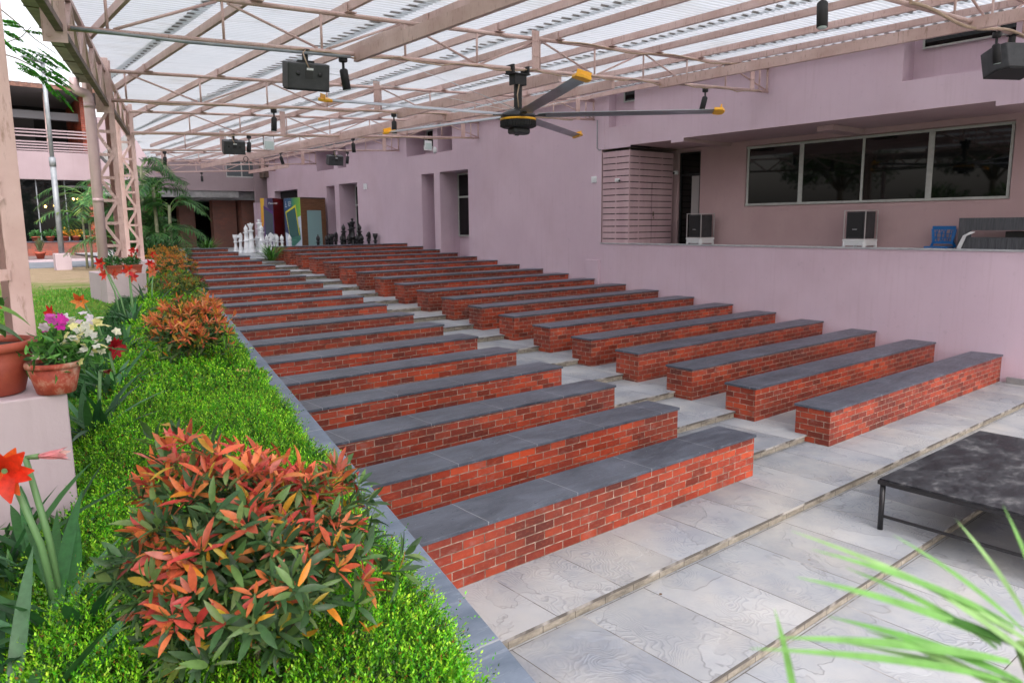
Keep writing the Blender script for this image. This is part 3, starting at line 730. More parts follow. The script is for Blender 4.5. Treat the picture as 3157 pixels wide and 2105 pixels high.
# eave girder, gutter
def xg(y): return XC(y)
gd = thing('eave_girder', 'pink lattice girder along the eave above the columns', 'girder', (XC(5), 5, 4.66))
m1 = MB().beam((xg(-6), -6, 4.66), (xg(9.6), 9.6, 4.66), .07, .07); m2 = MB().beam((xg(-6), -6, 5.18), (xg(9.6), 9.6, 5.18), .06, .06)
part('bottom_chord', m1, M_STEELDARK, gd, True); part('top_chord', m2, M_STEEL, gd, True)
yy = -6.0; k = 0
while yy < 9.2:
    a, b = (4.69, 5.15) if k % 2 == 0 else (5.15, 4.69)
    part('diagonal_strut', MB().beam((xg(yy), yy, a), (xg(yy+.55), yy+.55, b), .05, .05), M_STEEL, gd, True)
    if k % 2: part('vertical_strut', MB().beam((xg(yy), yy, 4.69), (xg(yy), yy, 5.15), .045, .045), M_STEEL, gd, True)
    yy += .55; k += 1
for yp in (4.66, 9.5):
    pm = MB().beam((xg(yp)-.06, yp-.06, 4.52), (xg(yp)-.06, yp-.06, 5.45), .22, .014, (.29, 1, 0))
    for dz in (-.08, .5):
        for dx in (-.06, .06): pm.box(xg(yp)-.06+dx-.016, yp-.085, 4.66+dz-.016, xg(yp)-.06+dx+.016, yp-.07, 4.66+dz+.016)
    part('joint_plate', pm, M_STEEL, gd, True)
gd2 = thing('eave_girder', 'short pink lattice girder between the two far columns', 'girder', (XC(12), 12, 4.7))
part('bottom_chord', MB().beam((xg(9.75), 9.75, 4.70), (xg(14.6), 14.6, 4.78), .07, .07), M_STEELDARK, gd2, True)
part('top_chord', MB().beam((xg(9.75), 9.75, 5.20), (xg(14.6), 14.6, 5.26), .06, .06), M_STEEL, gd2, True)
for k in range(8):
    a, b = (4.75, 5.2) if k % 2 == 0 else (5.2, 4.75); yy = 9.9+k*.58
    part('diagonal_strut', MB().beam((xg(yy), yy, a), (xg(yy+.58), yy+.58, b), .045, .045), M_STEEL, gd2, True)
gt = thing('gutter', 'grey metal box gutter along the canopy eave', 'gutter', (XC(2)-.2, 2, 4.97))
gm = MB()
def gx(y, d): return XC(y)-.37+d
ya, yb_ = -6.0, 9.55
for (d0, z0, d1, z1) in ((0, 4.97, .30, 4.985), (0, 4.985, .015, 5.16), (.285, 4.985, .30, 5.16)):
    gm.quad([(gx(ya, d0), ya, z0), (gx(ya, d1), ya, z0), (gx(yb_, d1), yb_, z0), (gx(yb_, d0), yb_, z0)][::-1])
    gm.quad([(gx(ya, d0), ya, z1), (gx(ya, d1), ya, z1), (gx(yb_, d1), yb_, z1), (gx(yb_, d0), yb_, z1)])
    gm.quad([(gx(ya, d0), ya, z0), (gx(yb_, d0), yb_, z0), (gx(yb_, d0), yb_, z1), (gx(ya, d0), ya, z1)][::-1]); gm.quad([(gx(ya, d1), ya, z0), (gx(yb_, d1), yb_, z0), (gx(yb_, d1), yb_, z1), (gx(ya, d1), ya, z1)])
gm.quad([(gx(yb_, 0), yb_, 4.97), (gx(yb_, .3), yb_, 4.97), (gx(yb_, .3), yb_, 5.16), (gx(yb_, 0), yb_, 5.16)])
part('trough', gm, speckled('gutter_metal', (.16, .16, .15), (.34, .33, .31), 3, .5, .2, streak=False), gt, True)
sm = MB(); yy = -5.6
while yy < 9.4: sm.box(gx(yy, -.006), yy, 4.963, gx(yy, .306), yy+.018, 5.0); yy += .9
part('seams', sm, M_STEELDARK, gt, True)
dp = thing('downpipe', 'thick pink rainwater downpipe beside the lattice column', 'downpipe', (-.10, 9.22, LAWN))
part('pipe', MB().tube([(-.28, 9.2, 4.97), (-.28, 9.2, 4.86), (-.26, 9.2, 4.80), (-.20, 9.2, 4.77), (-.14, 9.21, 4.76), (-.10, 9.22, 4.70), (-.09, 9.22, 4.6), (-.10, 9.22, LAWN-.02)], .072, 18), speckled('pink_pvc', (.50, .36, .37), (.58, .43, .44), 3, .4, .05), dp, True)
M_COLL = speckled('pink_pvc_collar', (.46, .33, .34), (.52, .38, .39), 3, .4)
for zc in (4.55, 3.1, 1.95): part('collar', MB().tube([(-.095, 9.22, zc), (-.095, 9.22, zc+.06)], .080, 18), M_COLL, dp, True)
if 0: part('collars', pc, speckled('pink_pvc_collar', (.46, .33, .34), (.52, .38, .39), 3, .4), dp, True)

# lattice columns
def lattice(y, x0, x1, z0, z1, lab, ph=0):
    xm = (x0+x1)/2; t = thing('lattice_column', lab, 'column', (xm, y, z0), 0, 'pink lattice steel columns')
    w = .085
    for x in (x0+w/2, x1-w/2):
        m = MB().box(x-w/2, y-.006, z0, x+w/2, y+.006, z1); sgn = -1 if x < xm else 1
        m.box(x+sgn*w/2-(.012 if sgn > 0 else 0), y+.006, z0, x+sgn*w/2+(.012 if sgn < 0 else 0), y+.30, z1)
        m.box(x-w/2, y+.30, z0, x+w/2, y+.312, z1)
        part('chord', m, M_STEEL, t, True, .002)
    zz = z0+.06; k = ph
    while zz < z1-.1:
        part('rung', MB().beam((x0+w-.01, y-.012, zz), (x1-w+.01, y-.012, zz), .012, .05), M_STEEL, t, True)
        if zz+.37 < z1:
            a, b = ((x0+w, zz+.02), (x1-w, zz+.35)) if k % 2 == 0 else ((x1-w, zz+.02), (x0+w, zz+.35))
            part('diagonal_brace', MB().beam((a[0], y-.018, a[1]), (b[0], y-.018, b[1]), .012, .05), M_STEEL, t, True)
        zz += .37; k += 1
    return t
lattice(-.34, -2.72, -2.26, 2.06, 5.6, 'nearest pink lattice column, behind the potted plants at the left edge', 1)
lattice(9.66, -.035, .345, 1.97, 5.45, 'pink lattice column beside the thick downpipe')
lattice(14.65, 1.45, 1.82, 1.95, 5.45, 'farthest pink lattice column in front of the palm')
def plinth(x0, y0, x1, y1, zt, lab):
    single('plinth', MB().box(x0, y0, LAWN-.1, x1, y1, zt), M_PLINTH, lab, 'plinth', 'plastered column plinths', .008)
plinth(-3.0, -1.02, -2.26, .35, 2.06, 'pale pink plastered plinth under the nearest column with two terracotta pots')
plinth(-.17, 8.80, .42, 10.1, 1.97, 'pale pink plastered plinth carrying two terracotta flower boxes')
plinth(1.3, 14.1, 2.0, 15.1, 1.95, 'pale pink plastered plinth of the farthest column behind red lilies')

# conduit and cables lying on the trusses
single('roof_conduit', MB().tube([(-1.10, 4.60, zb(-1.1, 4.66)-.01), (0, 4.60, zb(0, 4.66)-.045), (2.0, 4.60, zb(2, 4.66)-.05)], .018, 8), M_PIPE, 'grey conduit strapped under the fan truss from the eave', 'conduit')
def sagcable(pts, r, lab, m=M_CABLE): single('truss_cable', MB().tube(pts, r, 6), m, lab, 'cable', 'cables running along the trusses')
cp = []
for i in range(60):
    x = 1.2+i*.17; cp.append((x, 4.61+.01*math.sin(i*1.3), zb(x, 4.66)-.03+.022*math.sin(i*.9)+.01*math.sin(i*2.3)))
sagcable(cp, .011, 'beige cable tied along the lower tube of the fan truss')
cp = [(5.6+i*.16, 4.62, zb(5.6+i*.16, 4.66)+.46-.015+.03*math.sin(i*.45)) for i in range(34)]
sagcable(cp, .013, 'beige cable lying along the upper tube of the fan truss')
cp = [(x, 9.60, zb(x, 9.66)-.03+.02*math.sin(x*4)) for x in np.arange(.5, 11, .25)]
sagcable(cp, .012, 'beige cable tied along the truss behind the fan')
cp = [(x, 14.6, zb(x, 14.65)-.035+.02*math.sin(x*3)) for x in np.arange(1.8, 11.5, .3)]
sagcable(cp, .014, 'beige cable tied along the truss carrying the floodlights')
cp = [(x, -.40, zb(x, -.34)-.05+.05*math.sin(x*2.2)) for x in np.arange(6.2, 11.3, .2)]
sagcable(cp, .02, 'thick beige cable drooping from the nearest truss')

# ------------------------------------------------------------------ ceiling fan
FC = Vector((4.81, 4.66, 4.30))
fan = thing('ceiling_fan', 'huge industrial ceiling fan with five blades with yellow tips', 'ceiling fan', FC)
m = MB().lathe([(.05, .10), (.15, .09), (.255, .04), (.265, .0), (.265, -.03)], n=36); part('motor_top', m, M_BLACK, fan)
part('yellow_ring', MB().lathe([(.255, -.031), (.272, -.033), (.272, -.062), (.255, -.064)], n=36), M_YELLOW, fan)
mh = MB().lathe([(.262, -.065), (.262, -.14), (.24, -.165), (.05, -.17)], n=36)
for k in range(40):
    a = 2*math.pi*k/40; i = len(mh.v); mh.box(.255, -.006, -.15, .275, .006, -.066); mh.xform(Matrix.Rotation(a, 4, 'Z'), i)
part('motor_housing', mh, M_BLACKMATT, fan)
g = MB().prism([(-.16, -.10), (.14, -.12), (.20, -.02), (.18, .10), (-.12, .12)], -.26, -.171); part('gearbox', g, M_GREYPL, fan, bevel=.03)
rod = MB().box(-.045, -.045, .09, .045, .045, .62); part('down_rod', rod, M_BLACKMATT, fan, bevel=.006)
br = MB().box(-.17, -.10, .60, .17, .10, .615).box(-.11, -.07, .45, -.09, .07, .60).box(.09, -.07, .45, .11, .07, .60).box(-.11, -.075, .455, .11, -.065, .60).box(-.16, -.09, .615, -.13, .09, .73).box(.13, -.09, .615, .16, .09, .73)
part('mounting_bracket', br, M_BLACKMATT, fan)
for k in range(5):
    a = R(27.9+72*k); i0 = 0
    bm = MB(); n = 7; sec = []
    tw = R(-15)
    def ring(r, w):
        pts = []
        for j in range(10):
            t = 2*math.pi*j/10; cx = math.cos(t)*w/2; cz = math.sin(t)*.011+.018*(1-(2*cx/w)**2)-.009
            pts.append(Vector((r, cx*math.cos(tw)-cz*math.sin(tw), cx*math.sin(tw)+cz*math.cos(tw)+.02)))
        return pts
    rr = [.30, .45, 1.2, 2.0, 2.93]; ws = [.10, .175, .175, .17, .165]; rings = []
    for r, w in zip(rr, ws):
        rings.append(len(bm.v)); bm.v += [tuple(q) for q in ring(r, w)]
    for A, B in zip(rings, rings[1:]):
        for j in range(10):
            j2 = (j+1) % 10; bm.f.append((A+j, B+j, B+j2, A+j2)); bm.uv.append([(0, 0)]*4); bm.sm.append(True)
    bm.f.append(tuple(rings[0]+j for j in range(10))); bm.uv.append([(0, 0)]*10); bm.sm.append(False)
    bm.f.append(tuple(rings[-1]+j for j in reversed(range(10)))); bm.uv.append([(0, 0)]*10); bm.sm.append(False)
    bm.xform(Matrix.Rotation(a, 4, 'Z')); bo = part('blade', bm, M_BLADE, fan)
    tm = MB(); q = [(2.90, -.095), (3.03, -.085), (3.07, .0), (3.05, .10), (2.98, .115), (2.90, .09)]
    i = len(tm.v); tm.prism(q, -.018, .022)
    tm.box(3.0, -.08, .0, 3.02, .10, .075)
    tm.xform(Matrix.Rotation(tw, 4, 'X')); tm.xform(Matrix.Translation((0, 0, .02))); tm.xform(Matrix.Rotation(a, 4, 'Z')); part('blade_tip', tm, M_YELLOW, bo, bevel=.008)
    am = MB().box(.22, -.035, -.005, .42, .035, .012); am.xform(Matrix.Rotation(a, 4, 'Z')); part('blade_arm', am, M_BLACK, fan)
for dx, dy, X2, Y2, Z2 in ((-.15, -.1, 2.2, 4.66, 4.95), (.15, -.1, 8.0, 4.66, 5.2), (-.1, .12, 3.3, 8.9, 5.5), (.12, .12, 6.6, 8.9, 5.6)):
    part('guy_wire', MB().tube([(dx, dy, .10), (X2-FC.x, Y2-FC.y, Z2-FC.z)], .004, 5), M_ALU, fan)
part('power_cable', MB().tube([(-.03, -.05, .12), (-.07, -.07, .3), (-.02, -.06, .48), (-.05, -.06, .62)], .010, 6), M_CABLE, fan)

# loudspeakers slung from the trusses
def loud(x, y, zt, s, lab, rz):
    t = thing('hanging_loudspeaker', lab, 'loudspeaker', (x, y, zt), rz, 'black loudspeakers slung from the trusses')
    i = MB(); w, d, h = .27*s, .17*s, .15*s
    pts = [(-w, -d*.9), (w, -d*.9), (w*.86, d), (-w*.86, d)]
    m = MB().prism([(-w*.92, -d), (w*.92, -d), (w, d*.4), (w*.7, d), (-w*.7, d), (-w, d*.4)], -.44*s, -.14*s)
    tilt = Matrix.Translation((0, 0, -.29*s)) @ Matrix.Rotation(R(14), 4, 'X') @ Matrix.Translation((0, 0, .29*s))
    m.xform(tilt); part('cabinet', m, M_GREYPL, t, bevel=.012*s)
    gr = MB().prism([(-w*.95, -d*.9), (w*.95, -d*.9), (w*.96, d*.35), (w*.62, d*.9), (-w*.62, d*.9), (-w*.96, d*.35)], -.455*s, -.441*s); gr.xform(tilt); part('grille', gr, M_BLACKMATT, t)
    hd = MB()
    for sx in (-1, 1):
        hp = MB().lathe([(.004, 0), (.026*s, 0), (.026*s, .006), (.004, .006)], n=12); hp.xform(Matrix.Translation((sx*.13*s, -d-.0005, -.26*s)) @ Matrix.Rotation(R(90), 4, 'X')); hp.xform(tilt); part('port', hp, M_BLACK, t)
    hd = MB().box(-.045*s, -d-.006, -.31*s, .045*s, -d, -.22*s); hd.xform(tilt); part('terminal_plate', hd, M_BLACK, t)
    lg = MB().box(-.03*s, -d-.009, -.215*s, .05*s, -d-.004, -.19*s); lg.xform(tilt); part('badge', lg, M_WHITED, t)
    part('bracket', MB().box(-.03, -.03, -.14*s, .03, .03, .02).box(-.10*s, -.05, -.15*s, .10*s, .05, -.12*s).box(-.05, -.055, .0, .05, .055, .012), M_BLACKMATT, t)
    part('cable_loop', MB().tube([(0, -.05, .0), (-.05*s, -d*.7, -.05*s), (-.04*s, -d-.04, -.16*s), (.0, -d-.02, -.24*s)], .008, 6), M_CABLE, t)
loud(1.42, 4.66, 4.80, 1.0, 'black loudspeaker under the fan truss above the front benches', R(-12))
loud(4.06, 14.65, 4.93, 1.0, 'black loudspeaker hung beside a floodlight above the middle benches', R(-12))
loud(9.15, 19.45, 5.18, 1.0, 'small looking distant black loudspeaker hung in front of the upper wall openings', R(-8))
loud(9.55, -.34, 5.20, 1.15, 'black loudspeaker cut by the top right corner of the picture', R(150))
# track spotlights
def spot(x, y, lab, rz=0.0, tilt=10, s=1.0, dz=0):
    z = zb(x, y)-.04+dz; t = thing('spotlight', lab, 'spotlight', (x, y, z), rz, 'small black spotlights on the trusses')
    part('mount', MB().lathe([(.045*s, -.07*s), (.055*s, -.06*s), (.055*s, 0), (.03*s, .004)], n=14), M_BLACKMATT, t)
    part('arm', MB().box(-.012, -.012, -.16*s, .012, .012, -.06*s), M_BLACKMATT, t)
    b = MB().lathe([(.03*s, -.40*s), (.052*s, -.40*s), (.052*s, -.17*s), (.035*s, -.15*s), (.01, -.148*s)], n=14); b.xform(Matrix.Translation((0, 0, -.16*s)) @ Matrix.Rotation(R(tilt), 4, 'Y') @ Matrix.Translation((0, 0, .16*s)))
    bo = part('lamp_head', b, M_BLACKMATT, t)
    l = MB().lathe([(.01, -.407*s), (.044*s, -.406*s), (.044*s, -.402*s)], n=14); l.xform(Matrix.Translation((0, 0, -.16*s)) @ Matrix.Rotation(R(tilt), 4, 'Y') @ Matrix.Translation((0, 0, .16*s))); part('lens', l, M_LAMPGLASS, t)
for x, y, lab, rz, ti in ((1.93, 4.66, 'black spotlight beside the front loudspeaker on the fan truss', R(20), -12), (9.42, 4.66, 'black spotlight right of the fan in front of the pink overhang', R(-30), 14),
                     (3.06, 9.66, 'black spotlight on the truss behind the fan, above the left benches', 0, 4), (5.64, 9.66, 'black spotlight between the fan blades on the truss behind', 0, 0), (8.97, 9.66, 'black spotlight in front of the double upper wall opening', 0, 0),
                     (4.45, 14.65, 'black spotlight squeezed between the middle loudspeaker and a floodlight', 0, 6), (7.32, 14.65, 'black spotlight right of the floodlight in the middle of its truss', 0, -4),
                     (3.75, 19.45, 'black spotlight nearest the palm on the far truss', 0, 5), (7.27, 19.45, 'tilted black spotlight left of the distant loudspeaker', 0, -15), (9.64, 19.45, 'black spotlight right of the distant loudspeaker', 0, 8),
                     (4.6, 26.4, 'tiny black spotlight over the corridor entrance beside the palm fronds', 0, 4), (8.4, 31.0, 'tiny black spotlight in front of the corridor windows', 0, 0),
                     (4.45, -.34, 'black spotlight cut by the top edge of the picture', R(40), 10), (8.98, -.34, 'black spotlight just left of the corner loudspeaker', R(-40), -8)):
    spot(x, y, lab, rz, ti)
def flood(x, y, lab):
    z = zb(x, y)-.05; t = thing('floodlight', lab, 'floodlight', (x, y, z), R(8), 'square white floodlights')
    part('frame', MB().box(-.14, -.02, -.33, .14, .03, -.05), M_WHITED, t, bevel=.008)
    part('glass', MB().box(-.12, -.028, -.30, .12, -.021, -.12), M_LAMPGLASS, t); part('bracket', MB().box(-.15, -.01, -.2, -.142, .01, .03).box(.142, -.01, -.2, .15, .01, .03).box(-.15, -.01, .03, .15, .01, .038), M_BLACKMATT, t)
flood(4.95, 14.65, 'square floodlight right of the middle loudspeaker'); flood(9.75, 14.65, 'square floodlight by the wall left of the double upper opening')
single('hanging_hoop', MB().tube([(6.15+.07*math.cos(a), 19.5, 4.78+.08*math.sin(a)) for a in np.linspace(0, 2*math.pi, 17)], .012, 6, False), M_BLACKMATT, 'small black hoop of cable hanging from the far truss', 'cable hoop')

# ------------------------------------------------------------------ low black table
tb = thing('low_table', 'low scuffed black table standing across two steps, right foreground', 'table', (4.9, -2.2, -.177))
ZT = .39
part('tabletop', MB().box(3.95, -3.62, ZT-.012, 6.35, -1.40, ZT+.004), M_TABLE, tb, True)
part('edge_frame', MB().box(3.94, -3.63, ZT-.05, 3.97, -1.39, ZT-.0125).box(6.33, -3.63, ZT-.05, 6.36, -1.39, ZT-.0125).box(3.97, -1.42, ZT-.05, 6.33, -1.39, ZT-.0125).box(3.97, -3.63, ZT-.05, 6.33, -3.60, ZT-.0125), M_BLACK, tb, True)
for x, y, z in ((3.975, -1.425, -.0885), (6.325, -1.425, -.0885), (3.975, -3.595, -.177), (6.325, -3.595, -.177)):
    part('leg', MB().tube([(x, y, z), (x, y, ZT-.045)], .024, 12), M_BLACK, tb, True)
part('side_rail', MB().box(3.968, -3.57, .03, 3.984, -1.45, .055), M_BLACK, tb, True); part('side_rail', MB().box(6.316, -3.57, .03, 6.332, -1.45, .055), M_BLACK, tb, True)

# ------------------------------------------------------------------ giant chess set
def chess(kind, P, m, colname, lab, grp):
    H = {'pawn': .70, 'rook': .74, 'knight': .78, 'bishop': 1.08, 'queen': 1.17, 'king': 1.27}[kind]
    t = thing('chess_'+kind, lab, 'chess piece', P, rng.uniform(-.4, .4), grp); s = H
    r = .115 if H < 1 else .14
    base = [(r, 0), (r, .05*s), (r*.93, .07*s), (r*.96, .11*s), (r*.72, .14*s), (r*.80, .17*s)]
    if H < 1: body = base+[(r*.60, .25*s), (r*.46, .40*s), (r*.42, .54*s), (r*.74, .56*s), (r*.74, .60*s), (r*.42, .62*s)]
    else: body = base+[(r*.82, .20*s), (r*.74, .24*s), (r*.66, .37*s), (r*.62, .42*s), (r*.88, .435*s), (r*.88, .46*s), (r*.60, .475*s), (r*.54, .58*s), (r*.46, .70*s), (r*.80, .72*s), (r*.80, .745*s), (r*.42, .76*s)]
    z = body[-1][1]
    part('body', MB().lathe(body, n=20), m, t)
    h = MB()
    if kind == 'pawn': h.lathe([(r*.3, z), (r*.58, z+.06*s), (r*.66, z+.14*s), (r*.58, z+.23*s), (r*.30, z+.29*s), (r*.14, z+.31*s), (r*.2, z+.34*s), (r*.12, z+.375*s), (.004, z+.38*s)], n=18)
    elif kind == 'rook':
        h.lathe([(r*.4, z), (r*.52, z+.12*s), (r*.80, z+.20*s), (r*.84, z+.28*s), (r*.60, z+.285*s), (r*.55, z+.25*s), (r*.1, z+.25*s)], n=18)
        for k in range(6):
            i = len(h.v); h.box(r*.60, -.018, z+.28*s, r*.84, .018, z+.345*s); h.xform(Matrix.Rotation(k*math.pi/3, 4, 'Z'), i)
    elif kind == 'knight':
        prof = [(-.45, 0), (.40, 0), (.48, .10), (.52, .22), (.34, .33), (.10, .385), (-.02, .36), (-.22, .33), (-.62, .22), (-.66, .16), (-.50, .13), (-.22, .16), (-.18, .12), (-.40, .05)]
        pts = [(a*r*1.35, z+b*s) for a, b in prof]; w = r*.36
        h.quad([(a, -w, b) for a, b in pts]); h.quad([(a, w, b) for a, b in reversed(pts)])
        for q in range(len(pts)):
            a, b = pts[q], pts[(q+1) % len(pts)]; h.quad([(a[0], -w, a[1]), (a[0], w, a[1]), (b[0], w, b[1]), (b[0], -w, b[1])])
    elif kind == 'bishop': h.lathe([(r*.36, z), (r*.42, z+.03*s), (r*.56, z+.09*s), (r*.52, z+.14*s), (r*.26, z+.19*s), (r*.10, z+.205*s), (r*.17, z+.222*s), (r*.1, z+.24*s), (.003, z+.243*s)], n=18)
    elif kind == 'queen':
        h.lathe([(r*.40, z), (r*.46, z+.08*s), (r*.76, z+.165*s), (r*.80, z+.19*s), (r*.5, z+.185*s), (r*.28, z+.20*s), (r*.14, z+.213*s), (r*.16, z+.23*s), (.004, z+.245*s)], n=18)
        for k in range(8):
            i = len(h.v); h.box(r*.66, -.014, z+.185*s, r*.80, .014, z+.207*s); h.xform(Matrix.Rotation(k*math.pi/4, 4, 'Z'), i)
    else:
        h.lathe([(r*.40, z), (r*.46, z+.07*s), (r*.78, z+.13*s), (r*.80, z+.155*s), (r*.52, z+.16*s), (r*.30, z+.175*s), (r*.16, z+.19*s), (r*.38, z+.215*s), (r*.40, z+.235*s), (r*.2, z+.258*s), (.004, z+.26*s)], n=18)
    part('head', h, m, t, bevel=.006 if kind == 'knight' else 0)
    if kind in ('bishop', 'king', 'queen', 'pawn'): pass
PZ = 19*RZ
cx = lambda v: (680+v/4.612)*.745
def wpos(v, Y): p = at(cx(v), 560, Y); return (p[0], Y, PZ)
for kind, v, Y, lab in (('rook', 215, 25.4, 'leftmost white chess rook'), ('knight', 285, 24.9, 'white chess knight next to the leftmost rook'), ('bishop', 372, 24.6, 'white chess bishop left of the white queen'),
                    ('queen', 440, 24.5, 'tall white chess queen with open crown'), ('pawn', 517, 24.7, 'white chess pawn between queen and king'), ('king', 563, 24.6, 'tallest white chess king beside the green tuft'),
                    ('bishop', 592, 24.1, 'white chess bishop standing right against the king'), ('pawn', 660, 25.0, 'white chess pawn behind the green tuft, left one'), ('knight', 715, 25.2, 'white chess knight behind the green tuft'),
                    ('rook', 765, 25.4, 'white chess rook behind the right side of the green tuft'), ('pawn', 808, 25.0, 'white chess pawn just right of the green tuft'), ('pawn', 875, 24.6, 'white chess pawn before the red booth door'), ('pawn', 985, 24.4, 'rightmost white chess pawn before the green booth')):
    chess(kind, wpos(v, Y), M_WHITE, 'white', lab, 'white pieces of the giant chess set')
M_CBLACK = mat('black_chess_plastic', .32, (.012, .012, .013))
for kind, v, Y, lab in (('pawn', 1390, 22.6, 'leftmost black chess pawn alone before the white booth door'), ('pawn', 1512, 22.4, 'black chess pawn before the edge of the wooden booth'), ('pawn', 1552, 22.6, 'second black chess pawn beside the wooden booth edge'),
                    ('rook', 1588, 22.2, 'black chess rook in the left cluster'), ('knight', 1642, 22.3, 'black chess knight in the left cluster'), ('pawn', 1725, 22.0, 'black chess pawn under the left tall bishop'),
                    ('bishop', 1757, 22.2, 'tall black chess bishop left of the king'), ('pawn', 1822, 21.8, 'black chess pawn at the left foot of the queen'), ('queen', 1856, 22.3, 'black chess queen touching the king'),
                    ('king', 1886, 22.0, 'tallest black chess king'), ('pawn', 1942, 21.7, 'black chess pawn at the right foot of the king'), ('bishop', 1983, 22.0, 'tall black chess bishop right of the king'),
                    ('pawn', 2013, 21.6, 'black chess pawn at the foot of the right bishop'), ('knight', 2110, 21.5, 'black chess knight standing alone by the pink wall'), ('rook', 2247, 21.2, 'rightmost black chess rook by the pink wall')):
    p = at(cx(v), 560, Y)
    chess(kind, (min(p[0], WX(Y)-.16), Y, PZ), M_CBLACK, 'black', lab, 'black pieces of the giant chess set')

# ------------------------------------------------------------------ exhibition booths
def text(body, size, loc, rot, m, parent, name='lettering', extr=.001, shear=0):
    cu = bpy.data.curves.new(name, 'FONT'); cu.body = body; cu.size = size; cu.extrude = extr; cu.align_x = 'LEFT'; cu.resolution_u = 3; cu.space_line = .85
    o = bpy.data.objects.new(name, cu); col.objects.link(o); dg = bpy.context.evaluated_depsgraph_get()
    me = bpy.data.meshes.new_from_object(o.evaluated_get(dg)); bpy.data.objects.remove(o); me.name = name; me.materials.clear(); me.materials.append(m)
    o2 = bpy.data.objects.new(name, me); col.objects.link(o2); o2.parent = parent; o2.location = loc; o2.rotation_euler = rot; return o2
def flat(c, r=.45): return mat('print_%02x%02x%02x' % tuple(int(255*q) for q in c), r, c)
def panel_poly(parent, name, pts, y, m, th=.003):       # polygon in local x, z on a face looking to -y
    mb = MB(); P0 = [(x, y, z) for x, z in pts]; P1 = [(x, y-th, z) for x, z in pts]
    mb.quad(P1); mb.quad(P0[::-1])
    for i in range(len(pts)):
        j = (i+1) % len(pts); mb.quad([P0[i], P0[j], P1[j], P1[i]])
    return part(name, mb, m, parent)
def grad_mat(name, stops, rot, sc=1.0, ax=0):
    m = mat(name, .45); n = NT(m); v = n.coord('Object'); s = n.n('ShaderNodeSeparateXYZ'); n.l(v, s.inputs[0])
    f = n.math('ADD', n.math('MULTIPLY', s.outputs[ax], rot[0]), n.math('ADD', n.math('MULTIPLY', s.outputs[2], rot[1]), rot[2]))
    f = n.math('ADD', f, n.math('MULTIPLY', n.math('SUBTRACT', n.noise(v, 2.5, 3), .5), .35))
    n.color(n.ramp(f, stops)); return m
# green and wooden booth: printed side faces the stairs' left, wooden door side faces the front
A = at(cx(905), 470, 26.5); Bc = at(cx(1130), 455, 25.0)
Bc = np.array([Bc[0], 25.0]); A2 = np.array([A[0], 26.5]); Cc = at(cx(1485), 455, 25.25); C2 = np.array([min(Cc[0], WX(26)-.03), 25.25])
zt = 3.86
bth = thing('exhibition_booth', 'tall booth with green blue printed side and brown wooden door side beside the pink wall', 'booth', (float(Bc[0]), 25.0, PZ))
D2 = A2+C2-Bc
loc2 = lambda q: (q[0]-Bc[0], q[1]-Bc[1])
part('shell', MB().prism([loc2(q) for q in (Bc, C2, D2, A2)], 0, zt-PZ), M_WOOD, bth)
uA = (A2-Bc); LA = float(np.hypot(*uA)); angA = math.atan2(uA[1], uA[0])
fa = thing('tmp', '', ''); bpy.data.objects.remove(fa)
side = bpy.data.objects.new('printed_side', None)
hgt = zt-PZ
def face_part(name, pts, lift, m, origin, ang, th=.002):
    # pts: (distance along the face, height); face starts at origin and runs along ang, looking outwards to the left of it reversed
    c, s_ = math.cos(ang), math.sin(ang); nx, ny = (s_, -c)
    if nx*(-.8)+ny*(-.6) < 0: nx, ny = -nx, -ny
    mb = MB(); mk = lambda a, z, l: (origin[0]+c*a+nx*l, origin[1]+s_*a+ny*l, z)
    mb.quad([mk(a, z, lift+th) for a, z in pts]); mb.quad([mk(a, z, lift) for a, z in reversed(pts)])
    for i in range(len(pts)):
        j = (i+1) % len(pts); mb.quad([mk(*pts[i], lift), mk(*pts[j], lift), mk(*pts[j], lift+th), mk(*pts[i], lift+th)])
    return part(name, mb, m, bth_cur)
bth_cur = bth
MG = grad_mat('green_blue_print', [(0, (.02, .05, .16)), (.45, (.02, .10, .20)), (.6, (.02, .22, .13)), (.85, (.16, .42, .05)), (1, (.30, .50, .04))], (-.55, .05, .86), ax=1)
# local frame: distance from the near corner (0) to the far corner (LA)
face_part('print_panel', [(0, .01), (LA, .01), (LA, hgt-.01), (0, hgt-.01)], .004, flat((.50, .56, .66)), (0, 0), angA)
face_part('print_panel', [(0, hgt*.66), (LA, hgt*.52), (LA, hgt-.012), (0, hgt-.012)], .008, MG, (0, 0), angA)
face_part('print_panel', [(LA*.72, hgt*.30), (LA, hgt*.36), (LA, hgt*.6), (LA*.9, hgt*.6)], .0085, flat((.03, .05, .14)), (0, 0), angA)
face_part('print_panel', [(LA*.05, hgt*.22), (LA*.62, hgt*.04), (LA*.64, hgt*.22), (LA*.62, hgt*.36), (LA*.1, hgt*.44)], .012, flat((.03, .16, .12)), (0, 0), angA)
face_part('yellow_frame', [(LA*.10, hgt*.30), (LA*.72, hgt*.26), (LA*.93, hgt*.74), (LA*.27, hgt*.87)], .016, flat((.62, .58, .02)), (0, 0), angA)
face_part('screen', [(LA*.14, hgt*.29), (LA*.70, hgt*.25), (LA*.87, hgt*.72), (LA*.31, hgt*.82)], .020, flat((.055, .13, .125), .25), (0, 0), angA)
uC = (C2-Bc); LC = float(np.hypot(*uC)); angC = math.atan2(uC[1], uC[0])
face_part('door', [(LC*.24, .01), (LC*.82, .01), (LC*.80, hgt*.76), (LC*.24, hgt*.76)], .006, flat((.22, .36, .36)), (0, 0), angC)
face_part('roof_edge', [(0, hgt-.06), (LC, hgt-.06), (LC, hgt), (0, hgt)], .008, flat((.05, .03, .025)), (0, 0), angC)
WTX = flat((.62, .66, .68)); GTX = flat((.12, .34, .22))
